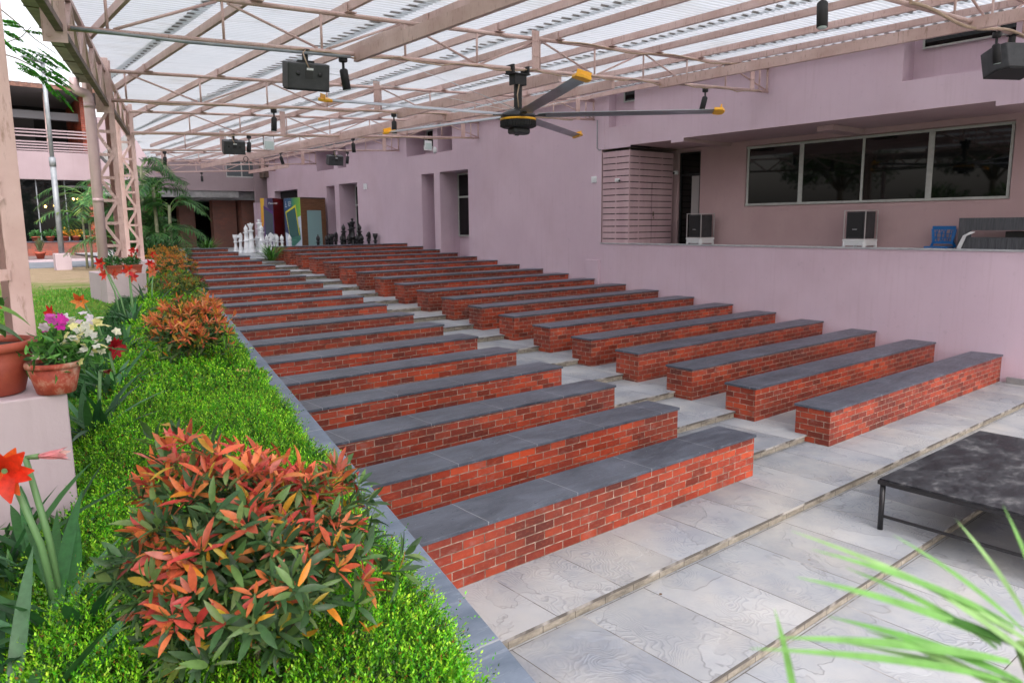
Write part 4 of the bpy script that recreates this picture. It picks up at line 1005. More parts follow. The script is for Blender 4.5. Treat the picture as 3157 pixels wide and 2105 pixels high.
def booth_text(body, size, a, z, m, lift=.022):
    c, s_ = math.cos(angA), math.sin(angA); nx, ny = (s_, -c)
    if nx*(-.8)+ny*(-.6) < 0: nx, ny = -nx, -ny
    o = text(body, size, (c*a+nx*lift, s_*a+ny*lift, z), (math.pi/2, 0, angA+math.pi), m, bth_cur); return o
booth_text('Building\nSmarter\nCities', .085, LA*.72, hgt*.91, WTX)
booth_text('Innovation', .105, LA*.62, hgt*.20, GTX)
# small abstract mark above the caption on the print
face_part('mark', [(LA*.86, hgt*.86), (LA*.90, hgt*.86), (LA*.885, hgt*.95)], .014, WTX, (0, 0), angA)
face_part('mark', [(LA*.82, hgt*.83), (LA*.93, hgt*.83), (LA*.93, hgt*.845), (LA*.82, hgt*.845)], .014, WTX, (0, 0), angA)
# red and purple booth
A3 = at(cx(565), 470, 28.9); B3 = at(cx(745), 470, 28.6); C3 = at(cx(892), 470, 29.6)
b3 = np.array([B3[0], 28.6]); a3 = np.array([A3[0], 28.9]); c3 = np.array([C3[0], 29.6])
zt3 = 3.95
b2 = thing('exhibition_booth', 'booth with orange purple printed front and dark red side, left of the green booth', 'booth', (float(b3[0]), 28.6, PZ))
l3 = lambda q: (q[0]-b3[0], q[1]-b3[1])
part('shell', MB().prism([l3(q) for q in (b3, c3, a3+c3-b3, a3)], 0, zt3-PZ), flat((.16, .008, .012)), b2)
bth_cur = b2; u3 = a3-b3; L3 = float(np.hypot(*u3)); ang3 = math.atan2(u3[1], u3[0]); h3 = zt3-PZ
face_part('print_panel', [(0, .01), (L3, .01), (L3, h3-.01), (0, h3-.01)], .004, flat((.17, .12, .17)), (0, 0), ang3)
face_part('print_panel', [(0, h3*.7), (L3*.45, h3*.82), (L3*.45, h3-.012), (0, h3-.012)], .008, flat((.035, .02, .075)), (0, 0), ang3)
face_part('orange_panel', [(L3*.80, h3*.5), (L3*.99, h3*.35), (L3*.99, h3-.012), (L3*.68, h3-.012)], .008, grad_mat('orange_print', [(0, (.55, .12, .01)), (1, (.62, .36, .02))], (0, .5, 0)), (0, 0), ang3)
face_part('purple_frame', [(0, h3*.05), (L3*.78, h3*.22), (L3*.76, h3*.85), (0, h3*.74)], .012, flat((.06, .015, .14)), (0, 0), ang3)
face_part('screen', [(L3*.06, h3*.12), (L3*.70, h3*.25), (L3*.72, h3*.80), (L3*.05, h3*.68)], .016, flat((.07, .085, .115), .2), (0, 0), ang3)
u3c = c3-b3; L3c = float(np.hypot(*u3c)); ang3c = math.atan2(u3c[1], u3c[0])
face_part('door', [(L3c*.45, .01), (L3c*.99, .01), (L3c*.99, h3*.72), (L3c*.42, h3*.72)], .006, flat((.13, .16, .17)), (0, 0), ang3c)
angA_keep = angA; angA = ang3; booth_text('Flourish', .12, L3*.36, h3*.88, WTX, .014); angA = angA_keep

# ------------------------------------------------------------------ corridor block at the end of the steps
cb_ = thing('corridor_building', 'pink block with open brick corridor closing the far end of the steps', 'building', (8, 33, PZ))
Y = 32.6
m = MB(); m.box(4.7, Y, 4.40, 12.3, Y+.25, 5.05).box(4.7, Y, 5.05, 10.05, Y+.25, 7.4).box(11.55, Y, 5.05, 12.3, Y+.25, 7.4).box(10.05, Y, 6.3, 11.55, Y+.25, 7.4)
m.box(11.35, Y-.12, 3.86, 12.0, Y-.002, 7.0)
part('pink_band', m, M_FACADE, cb_, True)
part('end_pier', MB().box(11.35, Y-.1, PZ, 11.75, Y+.2, 3.858), M_WALL, cb_, True)
part('grey_beam', MB().box(4.7, Y+.05, 4.08, 10.6, Y+.4, 4.40).box(8.9, Y+.42, 4.0, 12.2, Y+4, 4.38), M_CONC, cb_, True)
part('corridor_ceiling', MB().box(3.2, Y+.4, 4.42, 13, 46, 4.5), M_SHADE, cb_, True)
for x0, x1, y in ((6.3, 7.9, 36.0), (8.5, 9.25, 35.2), (9.75, 10.9, 34.0)):
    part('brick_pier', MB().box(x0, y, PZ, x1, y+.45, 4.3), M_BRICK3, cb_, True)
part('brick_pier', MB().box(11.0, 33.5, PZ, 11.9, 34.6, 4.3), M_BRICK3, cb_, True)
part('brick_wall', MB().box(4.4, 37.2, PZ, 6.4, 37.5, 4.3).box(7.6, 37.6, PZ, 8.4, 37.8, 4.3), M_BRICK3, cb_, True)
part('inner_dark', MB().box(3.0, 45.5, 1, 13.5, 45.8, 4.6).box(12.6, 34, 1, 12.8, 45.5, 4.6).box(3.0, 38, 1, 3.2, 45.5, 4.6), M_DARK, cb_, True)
window(cb_, lambda y: 0, 0, 0, 0, 0) if 0 else None
wf = MB(); wf.box(10.05, Y+.04, 5.05, 11.55, Y+.10, 5.11).box(10.05, Y+.04, 6.24, 11.55, Y+.10, 6.3).box(10.05, Y+.04, 5.11, 10.10, Y+.10, 6.24).box(11.50, Y+.04, 5.11, 11.55, Y+.10, 6.24).box(10.78, Y+.04, 5.11, 10.84, Y+.10, 6.24)
wo = part('window', wf, M_FRAME, cb_, True)
for a, b in ((10.1, 10.78), (10.84, 11.5)): part('pane', MB().box(a, Y+.06, 5.11, b, Y+.07, 6.24), mat('grey_pane', .15, (.10, .12, .13)), wo, True)
for x, y, z in ((9.5, 34.4, 4.33), (9.52, 36.2, 4.36), (9.55, 38.0, 4.36)):
    part('ceiling_lamp', MB().box(x-.16, y, z-.03, x+.16, y+.16, z), M_TUBE, cb_, True)
part('garden_gap', MB().box(6.05, 37.0, 2.3, 6.3, 37.05, 3.9), mat('daylight_gap', .8, (.30, .32, .16)), cb_, True)
single('aircon_unit', MB().box(11.62, 31.9, 5.05, 11.86, 32.5, 5.62), M_STEELDARK, 'dark air conditioner unit in the upper corner by the corridor windows', 'air conditioner', bevel=.02)

# ------------------------------------------------------------------ building across the lawn
lb = thing('garden_building', 'two storey pink building with verandah railings beyond the lawn', 'building', (-8, 33, LAWN))
xw0, xw1 = -26.0, 4.6
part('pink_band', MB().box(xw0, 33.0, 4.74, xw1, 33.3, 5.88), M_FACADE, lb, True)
part('ground_glass', MB().box(xw0, 33.35, 2.1, xw1-.4, 33.36, 4.74), M_GLASS, lb, True)
mm = MB()
for x in np.arange(-25, 4.4, 1.05): mm.box(x-.02, 33.31, 2.17, x+.02, 33.345, 4.74)
part('mullions', mm, mat('thin_mullion', .5, (.20, .22, .24)), lb, True)
part('upper_floor', MB().box(xw0, 33.3, 5.72, xw1, 38, 5.86), M_CONC, lb, True)
part('upper_back_wall', MB().box(xw0, 36.6, 5.87, xw1, 36.8, 8.4), M_DARK, lb, True)
for x in np.arange(-24, 4, 2.6): part('wall_pier', MB().box(x, 36.52, 5.9, x+.9, 36.59, 8.0), M_SHADE, lb, True)
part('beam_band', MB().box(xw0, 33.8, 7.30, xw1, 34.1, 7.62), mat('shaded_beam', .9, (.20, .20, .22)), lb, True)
rl = MB()
for z in (5.92, 6.03, 6.14, 6.25, 6.48, 6.62, 6.74): rl.box(xw0, 33.06, z, xw1, 33.10, z+.055)
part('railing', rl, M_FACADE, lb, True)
for x in np.arange(-25.3, 4.6, 2.35): part('slim_column', MB().box(x-.05, 33.12, 5.88, x+.05, 33.22, 8.4), M_STEEL, lb, True)
sf = MB(); sf.quad([(xw0, 32.2, 8.35), (xw1+.6, 32.2, 8.35), (xw1+.6, 37.5, 8.1), (xw0, 37.5, 8.1)])
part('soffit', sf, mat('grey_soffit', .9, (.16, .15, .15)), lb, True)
rf = MB(); rf.quad([(xw0, 32.1, 8.42), (xw1+.7, 32.1, 8.42), (xw1+.7, 38, 9.3), (xw0, 38, 9.3)]); rf.box(xw0, 32.05, 8.30, xw1+.7, 32.10, 8.44)
for x in np.arange(xw0, xw1+.7, .22): rf.beam((x, 32.05, 8.46), (x, 38, 9.34), .10, .05)
part('tiled_roof', rf, M_TILE, lb, True)
part('end_wall', MB().box(xw1-.38, 33.31, 1.5, xw1-.1, 38, 8.3), M_BRICK2, lb, True)
pl_ = thing('brick_planter', 'long low brick planter wall below the dark windows beyond the lawn', 'planter', (-6, 31.9, LAWN))
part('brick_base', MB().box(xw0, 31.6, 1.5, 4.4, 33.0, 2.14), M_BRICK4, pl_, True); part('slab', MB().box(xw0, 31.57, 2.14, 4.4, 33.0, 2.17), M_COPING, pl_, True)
single('concrete_beam', MB().beam((3.05, 24, 4.95), (4.10, 24, 5.85), .5, .30), M_CONC, 'sloping grey concrete beam behind the downpipe', 'beam')
single('kerb', MB().box(-60, 26.5, 1.5, 4.1, 26.6, 1.62), M_PLINTH, 'pale kerb line along the path beyond the lawn', 'kerb')
# bulbs glowing behind the glass
sl = thing('string_lights', 'row of small warm bulbs glowing by the far dark windows', 'string lights', (3.2, 32.9, 3.9))
for x, z in ((2.55, 3.62), (2.9, 3.66), (3.62, 3.95), (3.78, 3.97), (3.95, 3.98)): part('bulb', MB().lathe([(.005, -.05), (.04, -.02), (.04, .02), (.01, .05)], (x, 33.2, z), 8), M_BULB, sl, True)
part('wire', MB().tube([(2.2, 33.2, 3.75), (2.9, 33.2, 3.72), (3.7, 33.2, 4.04), (4.2, 33.2, 4.05)], .008, 5), M_BLACK, sl, True)

# flagpole
fp = thing('lamp_pole', 'slim galvanised pole on a pink plinth in the lawn', 'pole', (1.06, 20.6, LAWN))
part('base_block', MB().box(-.20, -.2, -.05, .20, .2, .42).prism([(-.20, -.2), (.20, -.2), (.20, .2), (-.20, .2)], .42, .47), M_PLINTH, fp, bevel=.01)
part('pole', MB().tube([(0, 0, .45), (0.0, 0, 2.9)], .075, 14).tube([(0, 0, 2.9), (0, 0, 3.15)], .085, 14).tube([(0, 0, 3.1), (.0, 0, 5.75)], .055, 14), M_GALV, fp)
part('lamp_head', MB().beam((.02, 0, 5.70), (-.5, -.15, 5.78), .16, .04), M_GALV, fp)

# ------------------------------------------------------------------ plants
def G(a): return np.array(a, float)
def pick(cols, n, jit=.15):
    c = G(cols)[rng.integers(0, len(cols), n)]; return np.clip(c*(1+rng.normal(0, jit, (n, 1)))*(1+rng.normal(0, .05, (n, 3))), 0, 1)

# hedge
HT = 1.625
def build_hedge():
    t = thing('hedge', 'long clipped bright green hedge running beside the slate ledge', 'hedge', (LX(6)-.6, 6, LAWN-.1))
    mb = MB(); ys = list(np.linspace(-5.2, 19.5, 30))
    for a, b in zip(ys, ys[1:]):
        L0, R0, L1, R1 = HL(a)+.05, LX(a)-.33, HL(b)+.05, LX(b)-.33
        z0, z1 = 1.38, HT-.085
        mb.quad([(L0, a, z1), (R0, a, z1), (R1, b, z1), (L1, b, z1)]); mb.quad([(R0, a, z0), (R1, b, z0), (R1, b, z1), (R0, a, z1)]); mb.quad([(L1, b, z0), (L0, a, z0), (L0, a, z1), (L1, b, z1)])
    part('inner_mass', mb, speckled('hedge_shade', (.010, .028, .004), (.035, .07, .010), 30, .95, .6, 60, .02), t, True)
    greens = [(.13, .52, .012), (.085, .42, .012), (.20, .58, .018), (.05, .30, .012), (.11, .46, .018)]
    tips = [(.40, .80, .03), (.28, .72, .02), (.56, .86, .06)]
    P, D, N, L, W, C = [], [], [], [], [], []
    def sprigs(y0, y1, dens, nleaf, ll, lw, slen):
        # sample the top and both flanks
        for reg in ('top', 'right', 'left'):
            width = 1.08 if reg == 'top' else .26
            n = int((y1-y0)*width*dens); y = rng.uniform(y0, y1, n); u = rng.uniform(0, 1, n)
            xl, xr = HL(y), LX(y)-.27
            bulge = .045*np.sin(y*5.1+1)+.03*np.sin(y*11.3)
            if reg == 'top':
                x = xl+(xr-xl)*u; e = np.minimum(u, 1-u)*1.08; z = HT-.06*np.exp(-e/.06)+.022*np.sin(x*23+y*7)*np.sin(y*19)+.018*np.sin(x*9-y*5)+rng.normal(0, .014, n)-.012
                nr = np.stack([(u-.5)*.7*(np.exp(-e/.12)*1.6+.1), np.zeros(n), np.ones(n)], 1)
            elif reg == 'right':
                x = xr+.01+bulge*.5*u; z = 1.42+(HT-1.46)*u; nr = np.stack([np.ones(n), -np.full(n, .25), np.full(n, .45)], 1)
            else:
                x = xl-.01-bulge*.5; z = 1.42+(HT-1.46)*u; nr = np.stack([-np.ones(n), np.full(n, .25), np.full(n, .45)], 1)
            o = np.stack([x, y, z-.02], 1); nr = unit(nr); d = unit(nr*1.0+rng.normal(0, .45, (n, 3))+np.array([0, 0, .35]))
            sl = slen*rng.uniform(.55, 1.35, n); sl = np.where(rng.uniform(size=n) < .03, sl*1.9, sl)
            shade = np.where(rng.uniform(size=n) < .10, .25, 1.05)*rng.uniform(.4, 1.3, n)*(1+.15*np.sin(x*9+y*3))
            yel = rng.uniform(size=n)
            a0 = rng.uniform(0, 6.28, n)
            s1 = unit(np.cross(d, np.array([.3, .2, .9]))); s2 = np.cross(d, s1)
            for k in range(nleaf):
                tt = (k+.5)/nleaf
                side_ = s1*np.cos(a0+k*2.4)[:, None]+s2*np.sin(a0+k*2.4)[:, None]
                p = o+d*(sl*tt)[:, None]
                dd = unit(side_*(1-.35*tt)+d*(.5+.7*tt))
                P.append(p); D.append(dd); N.append(d+rng.normal(0, .25, (n, 3))); L.append(ll*rng.uniform(.7, 1.3, n)*(1-.25*tt)); W.append(np.full(n, lw))
                c = G(greens)[rng.integers(0, 5, n)]; ct = G(tips)[rng.integers(0, 3, n)]
                m_ = np.clip((tt-.35)*1.4, 0, 1)*(yel > .35)
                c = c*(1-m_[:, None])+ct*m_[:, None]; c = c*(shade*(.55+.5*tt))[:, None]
                br = rng.uniform(size=n) < .022; c[br] = (.30, .13, .03)
                C.append(np.clip(c, 0, 1))
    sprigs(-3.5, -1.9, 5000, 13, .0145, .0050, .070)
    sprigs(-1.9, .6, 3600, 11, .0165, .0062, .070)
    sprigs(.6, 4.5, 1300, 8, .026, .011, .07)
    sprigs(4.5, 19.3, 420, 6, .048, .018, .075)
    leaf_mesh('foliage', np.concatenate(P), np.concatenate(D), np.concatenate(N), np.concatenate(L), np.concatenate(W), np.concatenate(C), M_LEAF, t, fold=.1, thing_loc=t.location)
build_hedge()

# croton-like round shrubs set in the hedge
def shrub(x, y, z0, rad, hgt, nshoot, llen, lab, warm=.6, yellow=.15, seed=1, stemn=9, red=None):
    global rng
    keep = rng; rng = np.random.default_rng(seed)
    t = thing('shrub', lab, 'shrub', (x, y, z0), 0, 'round shrubs with coloured leaves in the hedge')
    c = G([x, y, z0+hgt*.45])
    P, D, N, L, C, W = [], [], [], [], [], []
    red = red or [(.52, .055, .030), (.58, .10, .028), (.48, .035, .045), (.62, .16, .035), (.38, .07, .022), (.62, .15, .09)]
    org = [(.62, .22, .02), (.58, .30, .03), (.50, .36, .03), (.40, .14, .03)]
    grn = [(.055, .13, .045), (.08, .17, .05), (.04, .095, .035), (.12, .22, .06), (.05, .10, .04), (.16, .24, .08)]
    ax = G([rad, rad, hgt*.56])
    for i in range(nshoot):
        inner = i > nshoot*.52
        v = rdir(1)[0]; v[2] = abs(v[2])*1.0 if rng.uniform() < .72 else v[2]*.8
        lump = 1+.13*math.sin(v[0]*5+seed)+.10*math.sin(v[1]*7+v[2]*4)
        rr = (rng.uniform(.82, 1.04)+(.16 if rng.uniform() < .10 else 0) if not inner else rng.uniform(.35, .86))*lump
        o = c+v*ax*rr-v*llen*.5
        d = unit(v*.9+G([0, 0, .55])+rng.normal(0, .25, 3)); s1 = unit(np.cross(d, G([.2, .5, .8]))); s2 = np.cross(d, s1)
        nl = rng.integers(5, 9); a0 = rng.uniform(0, 6.28)
        up = v[2]
        iswarm = (not inner) and rng.uniform() < warm*(.38+.95*up)+.12*math.sin(v[0]*6+v[1]*4+seed)
        isy = rng.uniform() < yellow
        for k in range(nl):
            tt = k/nl; a = a0+k*2.4
            sd = s1*math.cos(a)+s2*math.sin(a)
            dd = unit(sd*(.95-.6*tt)+d*(.45+.8*tt)+rng.normal(0, .16, 3)); ln = llen*rng.uniform(.62, 1.25)*(1-.2*tt)
            P.append(o+d*llen*.35*tt+sd*.006); D.append(dd); N.append(d+rng.normal(0, .2, 3)); L.append(ln); W.append(ln*rng.uniform(.23, .31))
            if iswarm: cc = G(org if (isy or rng.uniform() < .12) else red)[rng.integers(0, 3)] if rng.uniform() < .6 else G(red)[rng.integers(0, len(red))]
            else: cc = G(grn)[rng.integers(0, 6)] if rng.uniform() > .06 else G(org)[rng.integers(0, 4)]
            if isy and not iswarm: cc = cc*.5+G([.26, .30, .03])*.5
            C.append(np.clip(cc*rng.uniform(.7, 1.2), 0, 1))
    P, D, N, L, W, C = map(np.array, (P, D, N, L, W, C))
    W = W*rng.uniform(.75, 1.15, len(W))
    leaf_mesh('foliage', P, D, N, L, W, C, M_LEAF, t, nseg=4, droop=rng.uniform(.0, .45, len(P)), fold=.16, thing_loc=t.location)
    sm = MB()
    for i in range(stemn):
        v = rdir(1)[0]; v[2] = abs(v[2])+.3; v = unit(v)
        sm.tube([(0, 0, -.12), tuple(v*G([rad, rad, hgt])*.35+G([0, 0, .02])), tuple(v*G([rad, rad, hgt])*.72+G([0, 0, .02]))], [.009, .006, .003], 5)
    part('stems', sm, M_BARK, t)
    rng = keep
shrub(-2.13, -2.50, HT-.10, .32, .62, 760, .062, 'nearest shrub in the hedge with large orange red leaves', .62, .02, 3, 14, red=[(.62, .13, .06), (.66, .18, .06), (.56, .08, .06), (.70, .25, .08), (.48, .10, .05), (.70, .22, .16), (.50, .05, .045)])
shrub(-.93, 1.98, HT-.10, .325, .58, 420, .072, 'second shrub along the hedge, orange topped with dark green lower leaves', 1.25, .12, 5, red=[(.72, .22, .07), (.78, .28, .08), (.70, .16, .06), (.80, .36, .16), (.62, .10, .07), (.70, .30, .05)])
shrub(-.02, 4.9, HT-.12, .34, .40, 170, .08, 'low yellow green shrub right behind the second orange shrub', .35, .85, 6)
shrub(.62, 7.9, HT-.10, .42, .50, 300, .07, 'dark green shrub with yellow tips in the middle of the hedge', .32, .6, 8)
shrub(1.75, 12.2, HT-.08, .45, .60, 340, .07, 'dark green shrub with orange tips near the end of the hedge', .75, .45, 9, red=[(.70, .22, .05), (.72, .28, .06), (.62, .16, .05)])
shrub(2.75, 16.6, HT-.05, .46, .66, 420, .06, 'farthest shrub, clipped round with golden orange top', 1.6, .25, 10, red=[(.66, .30, .04), (.70, .36, .05), (.60, .24, .04)])
# fallen leaves on the hedge
def fallen(x, y, z, s, c, lab, rz):
    t = leaf_mesh('fallen_leaf', [(0, 0, 0)], [(math.cos(rz), math.sin(rz), .25)], [(0.2, -.3, 1)], s, s*.55, [c], M_LEAF, None, nseg=4, droop=.5, fold=-.25); t.location = (x, y, z); tag(t, lab, 'leaf', 'fallen leaves')
fallen(-1.74, -.36, 1.70, .13, (.62, .33, .04), 'curled yellow fallen leaf lying on the hedge top', 1.2)
_d = ray(350, 1400); _q = CAM+_d*((1.69-CAM[2])/_d[2])
fallen(_q[0], _q[1], 1.69, .085, (.34, .15, .10), 'brown fallen leaf caught in the hedge left of the nearest shrub', 2.6)
fallen(-.84, 1.22, 1.64, .12, (.62, .48, .14), 'pale yellow fallen leaf just before the second shrub', .2)

for i, (x, y, k, sz, cc) in enumerate(((1.35, -1.02, 0, .035, (.14, .07, .03)), (2.9, -1.35, -1, .03, (.12, .06, .03)), (.35, -1.62, -1, .04, (.16, .09, .04)), (3.3, -2.4, -2, .04, (.15, .08, .03)), (4.75, -.55, 0, .035, (.13, .07, .03)), (5.1, .75, 1, .03, (.12, .06, .03)), (6.6, -1.1, -1, .04, (.16, .09, .04)))):
    fallen(x, y, k*RZ+.004, sz, cc, 'tiny brown dry leaf on the paving, %s of those scattered by the lower steps' % ORD[i], i*1.7)
# strap leaved lilies with stalks and flowers
RED = [(.70, .035, .02), (.62, .02, .025), (.78, .08, .03)]; 
def lily(x, y, z, nleaf, llen, lab, stalks=(), grp='lily plants along the hedge', seed=1, flip=None):
    global rng
    keep = rng; rng = np.random.default_rng(seed)
    t = thing('lily_plant', lab, 'lily', (x, y, z), 0, grp)
    n = nleaf; a = rng.uniform(0, 6.28, n); d = np.stack([np.cos(a)*.6, np.sin(a)*.6, rng.uniform(.5, 1.4, n)], 1)
    P = np.stack([x+rng.normal(0, .04, n), y+rng.normal(0, .05, n), np.full(n, z)], 1)
    leaf_mesh('leaves', P, d, np.stack([-d[:, 0], -d[:, 1], d[:, 2]*.5+.2], 1), llen*rng.uniform(.7, 1.2, n), rng.uniform(.028, .045, n), pick([(.035, .13, .035), (.05, .17, .045), (.025, .09, .03), (.09, .22, .10)], n), M_LEAF, t, nseg=6, droop=rng.uniform(.1, .9, n), fold=.12, thing_loc=t.location,
              prof=lambda q: .75+.5*q if q < .5 else max(.02, 1.0*(1-((q-.5)/.5)**2.2)))
    for (dx, dy, h, lean, kind, colr, fa) in stalks:
        top = G([dx+lean[0], dy+lean[1], h]); mid = G([dx+lean[0]*.35, dy+lean[1]*.35, h*.55])
        st = part('stalk', MB().tube([(dx, dy, 0), tuple(mid), tuple(top)], [.011, .010, .008], 7), mat('lily_stalk', .5, (.13, .26, .10)), t)
        heads = 2 if kind == 'three' else 1; fs = .72 if kind == 'double' else (.74 if y > 0 else 1.0)
        for hh in range(heads):
            ang = fa+hh*2.2; fd = unit(G([math.cos(ang), math.sin(ang), .05 if kind != 'up' else .9]))
            s1 = unit(np.cross(fd, G([0, 0, 1.]))); s2 = np.cross(s1, fd)
            p0 = top+fd*.03; npet = 6 if kind != 'double' else 16; PP, DD, NN, CC, LL = [], [], [], [], []
            for k in range(npet):
                q = 2*math.pi*k/6+(.3 if k >= 6 else 0); sd = s1*math.cos(q)+s2*math.sin(q); sp = (.80 if kind != 'bud' else .14)*(1 if k < 6 else .8)
                PP.append(p0+sd*.004); DD.append(unit(fd+sd*sp)); NN.append(fd*.3-sd); LL.append((.115 if kind != 'bud' else .085)*fs*rng.uniform(.85, 1.1)); CC.append(G(colr)[rng.integers(0, len(colr))]*rng.uniform(.8, 1.1))
            leaf_mesh('flower', np.array(PP), np.array(DD), np.array(NN), np.array(LL), np.array(LL)*(.56 if kind != 'bud' else .25), np.clip(np.array(CC), 0, 1), M_PETAL, t, nseg=5, droop=.45 if kind != 'bud' else .05, fold=.14, prof=lambda q: max(.05, math.sin(math.pi*(q*.9+.08))**.9))
            mbp = MB().tube([tuple(top), tuple(top+fd*.035)], [.006, .009], 6); part('pedicel', mbp, mat('pedicel', .5, (.12, .22, .08)), t)
    rng = keep
SAL = [(.75, .12, .07), (.82, .30, .22)]
lily(-2.48, -2.02, LAWN, 26, .42, 'near lily with bright red double flower at the left edge and a pink trumpet bud', [(.02, .10, .52, (-.085, .03), 'double', [(.80, .045, .015), (.72, .03, .01), (.85, .12, .02)], 4.4), (.03, .12, .535, (-.05, .03), 'bud', [(.82, .20, .24), (.85, .34, .36), (.85, .55, .50)], -.5)], seed=21)
lily(-2.62, -2.35, LAWN-.06, 22, .46, 'broad dark leaves of a lily at the lower left edge', seed=22)
lily(-2.50, -1.40, LAWN, 20, .36, 'flowerless lily clump under the near plinth', seed=33)
lily(-1.98, .15, LAWN, 26, .40, 'lily clump with faded brown bloom right of the plinth', [(.02, .0, .42, (.02, -.05), 'bud', [(.20, .03, .02), (.30, .10, .05)], -1.2)], seed=23)
lily(-1.62, 1.35, LAWN, 24, .42, 'lily clump with one deep crimson bloom beside the potted pansies', [(.0, .0, .36, (-.03, .0), 'double', [(.45, .01, .02), (.35, .008, .018)], -1.0)], seed=24)
lily(-1.25, 3.1, LAWN, 20, .44, 'lily clump with long pale stalks in front of the downpipe foot', [(.0, .4, .50, (-.15, .1), 'one', [(.75, .12, .03), (.80, .25, .05)], 4.2), (-.1, .5, .40, (-.25, .1), 'one', RED, 3.6)], seed=25)
lily(-.62, 5.3, LAWN, 26, .50, 'large lily clump with many striped red flowers in front of the terracotta boxes', [(0, .2, .62, (-.12, .2), 'three', RED+SAL, 3.5), (.05, .1, .66, (.03, .2), 'one', RED+SAL, 4.5), (.0, .5, .74, (-.1, .3), 'one', RED, 4.0), (.1, .4, .58, (.02, .1), 'one', RED+SAL, 5.2)], seed=26)
lily(.55, 9.7, LAWN, 22, .50, 'tall lily clump with red blooms just behind the terracotta boxes', [(0, .3, .64, (.0, .2), 'three', RED, 4.0), (.1, .0, .55, (.08, .1), 'one', RED, 4.6), (.16, .2, .44, (.05, 0), 'one', RED+SAL, 5.1)], seed=27)
lily(1.25, 12.6, LAWN, 20, .50, 'lily clump with dark red blooms at the foot of the farthest column', [(0, .3, .70, (.0, .2), 'three', [(.45, .01, .02), (.55, .02, .02)], 4.0), (.16, .2, .60, (.12, 0), 'three', RED, 4.8), (.3, .1, .46, (.05, 0), 'one', RED, 4.8)], seed=28)
lily(.05, 7.2, LAWN, 22, .48, 'green lily clump with one orange red bloom against the second plinth', [(0.1, .3, .52, (.1, .2), 'one', [(.75, .16, .03), (.78, .22, .1)], 4.3)], seed=29)
# undergrowth between the plinth and the hedge
n = 2600; P = np.stack([rng.uniform(-3.0, -2.15, n), rng.uniform(-2.9, -.9, n), np.full(n, LAWN-.03)+rng.uniform(0, .10, n)], 1)
P = P[P[:, 0] < HL(P[:, 1])+.04]; n = len(P); d = rdir(n); d[:, 2] = abs(d[:, 2])+.3
o = leaf_mesh('ground_cover', P, d, rdir(n), rng.uniform(.03, .07, n), .02, pick([(.03, .12, .02), (.06, .20, .03), (.02, .07, .015)], n), M_LEAF, None, nseg=2, droop=.4); tag(o, 'low green weeds under the near plinth', 'weeds', kind='stuff')
# grass
n = 90000; y = .6+13.5*rng.uniform(0, 1, n)**1.6; x = HL(y)-.02-rng.uniform(0, 1, n)**1.2*(1.2+y*.42)
P = np.stack([x, y, np.full(n, LAWN-.004)], 1); keepm = ((np.sin(x*1.9+y*.7)+np.sin(y*1.3-x)+rng.normal(0, .8, n)) > (y-10.4)*.5) & ~((abs(x-.12) < .32) & (abs(y-9.45) < .7)) & ~((x < -2.2) & (y < .4)); P = P[keepm]; n = len(P)
d = rng.normal(0, .5, (n, 3)); d[:, 2] = 1
o = leaf_mesh('grass', P, d, rdir(n), rng.uniform(.02, .045, n)*(1+P[:, 1]*.05), rng.uniform(.004, .007, n)*(1+P[:, 1]*.12), pick([(.07, .30, .02), (.12, .38, .03), (.05, .20, .02), (.25, .34, .06)], n), M_LEAF, None); tag(o, 'short green lawn grass', 'grass', kind='stuff')
n = 7000; y = rng.uniform(1.5, 9, n); x = HL(y)-.02-rng.uniform(0, .30, n); P = np.stack([x, y, np.full(n, LAWN)], 1); d = rdir(n); d[:, 2] = abs(d[:, 2])+.5
o = leaf_mesh('bed_plants', P, d, rdir(n), rng.uniform(.06, .13, n), rng.uniform(.012, .022, n), pick([(.03, .12, .03), (.05, .17, .05), (.02, .08, .02)], n), M_LEAF, None, nseg=2, droop=.5); tag(o, 'low green leaves filling the flower bed beside the hedge', 'plants', kind='stuff')

# pots ----------------------------------------------------------------------
def pot(loc, r, h, m, lab, grp=None, soil=.88, rimh=.16):
    t = thing('plant_pot', lab, 'plant pot', loc, 0, grp)
    part('pot_body', MB().lathe([(r*.62, 0), (r*.68, h*.03), (r*.93, h*(1-rimh)), (r*.88, h*(1-rimh)), (r*.60, h*.1), (r*.1, h*.1)], n=36), m, t)
    part('rim', MB().lathe([(r*.92, h*(1-rimh)-.002), (r, h*(1-rimh)), (r*1.02, h*(1-rimh*.5)), (r*.99, h), (r*.88, h*1.0), (r*.86, h*(1-rimh)), (r*.90, h*(1-rimh)-.002)], n=36), m, t)
    part('soil', MB().lathe([(r*.2, h*soil-.02), (r*.87, h*soil-.01), (r*.85, h*soil), (r*.1, h*soil+.008)], n=24), M_SOIL, t)
    return t
pot((-2.49, -.84, 2.062), .170, .205, M_TERRA, 'large smooth terracotta pot cut by the left edge of the picture')
pt = pot((-2.290, -.985, 2.062), .098, .122, M_TERRAOLD, 'worn terracotta pot of pansies on the near plinth corner')
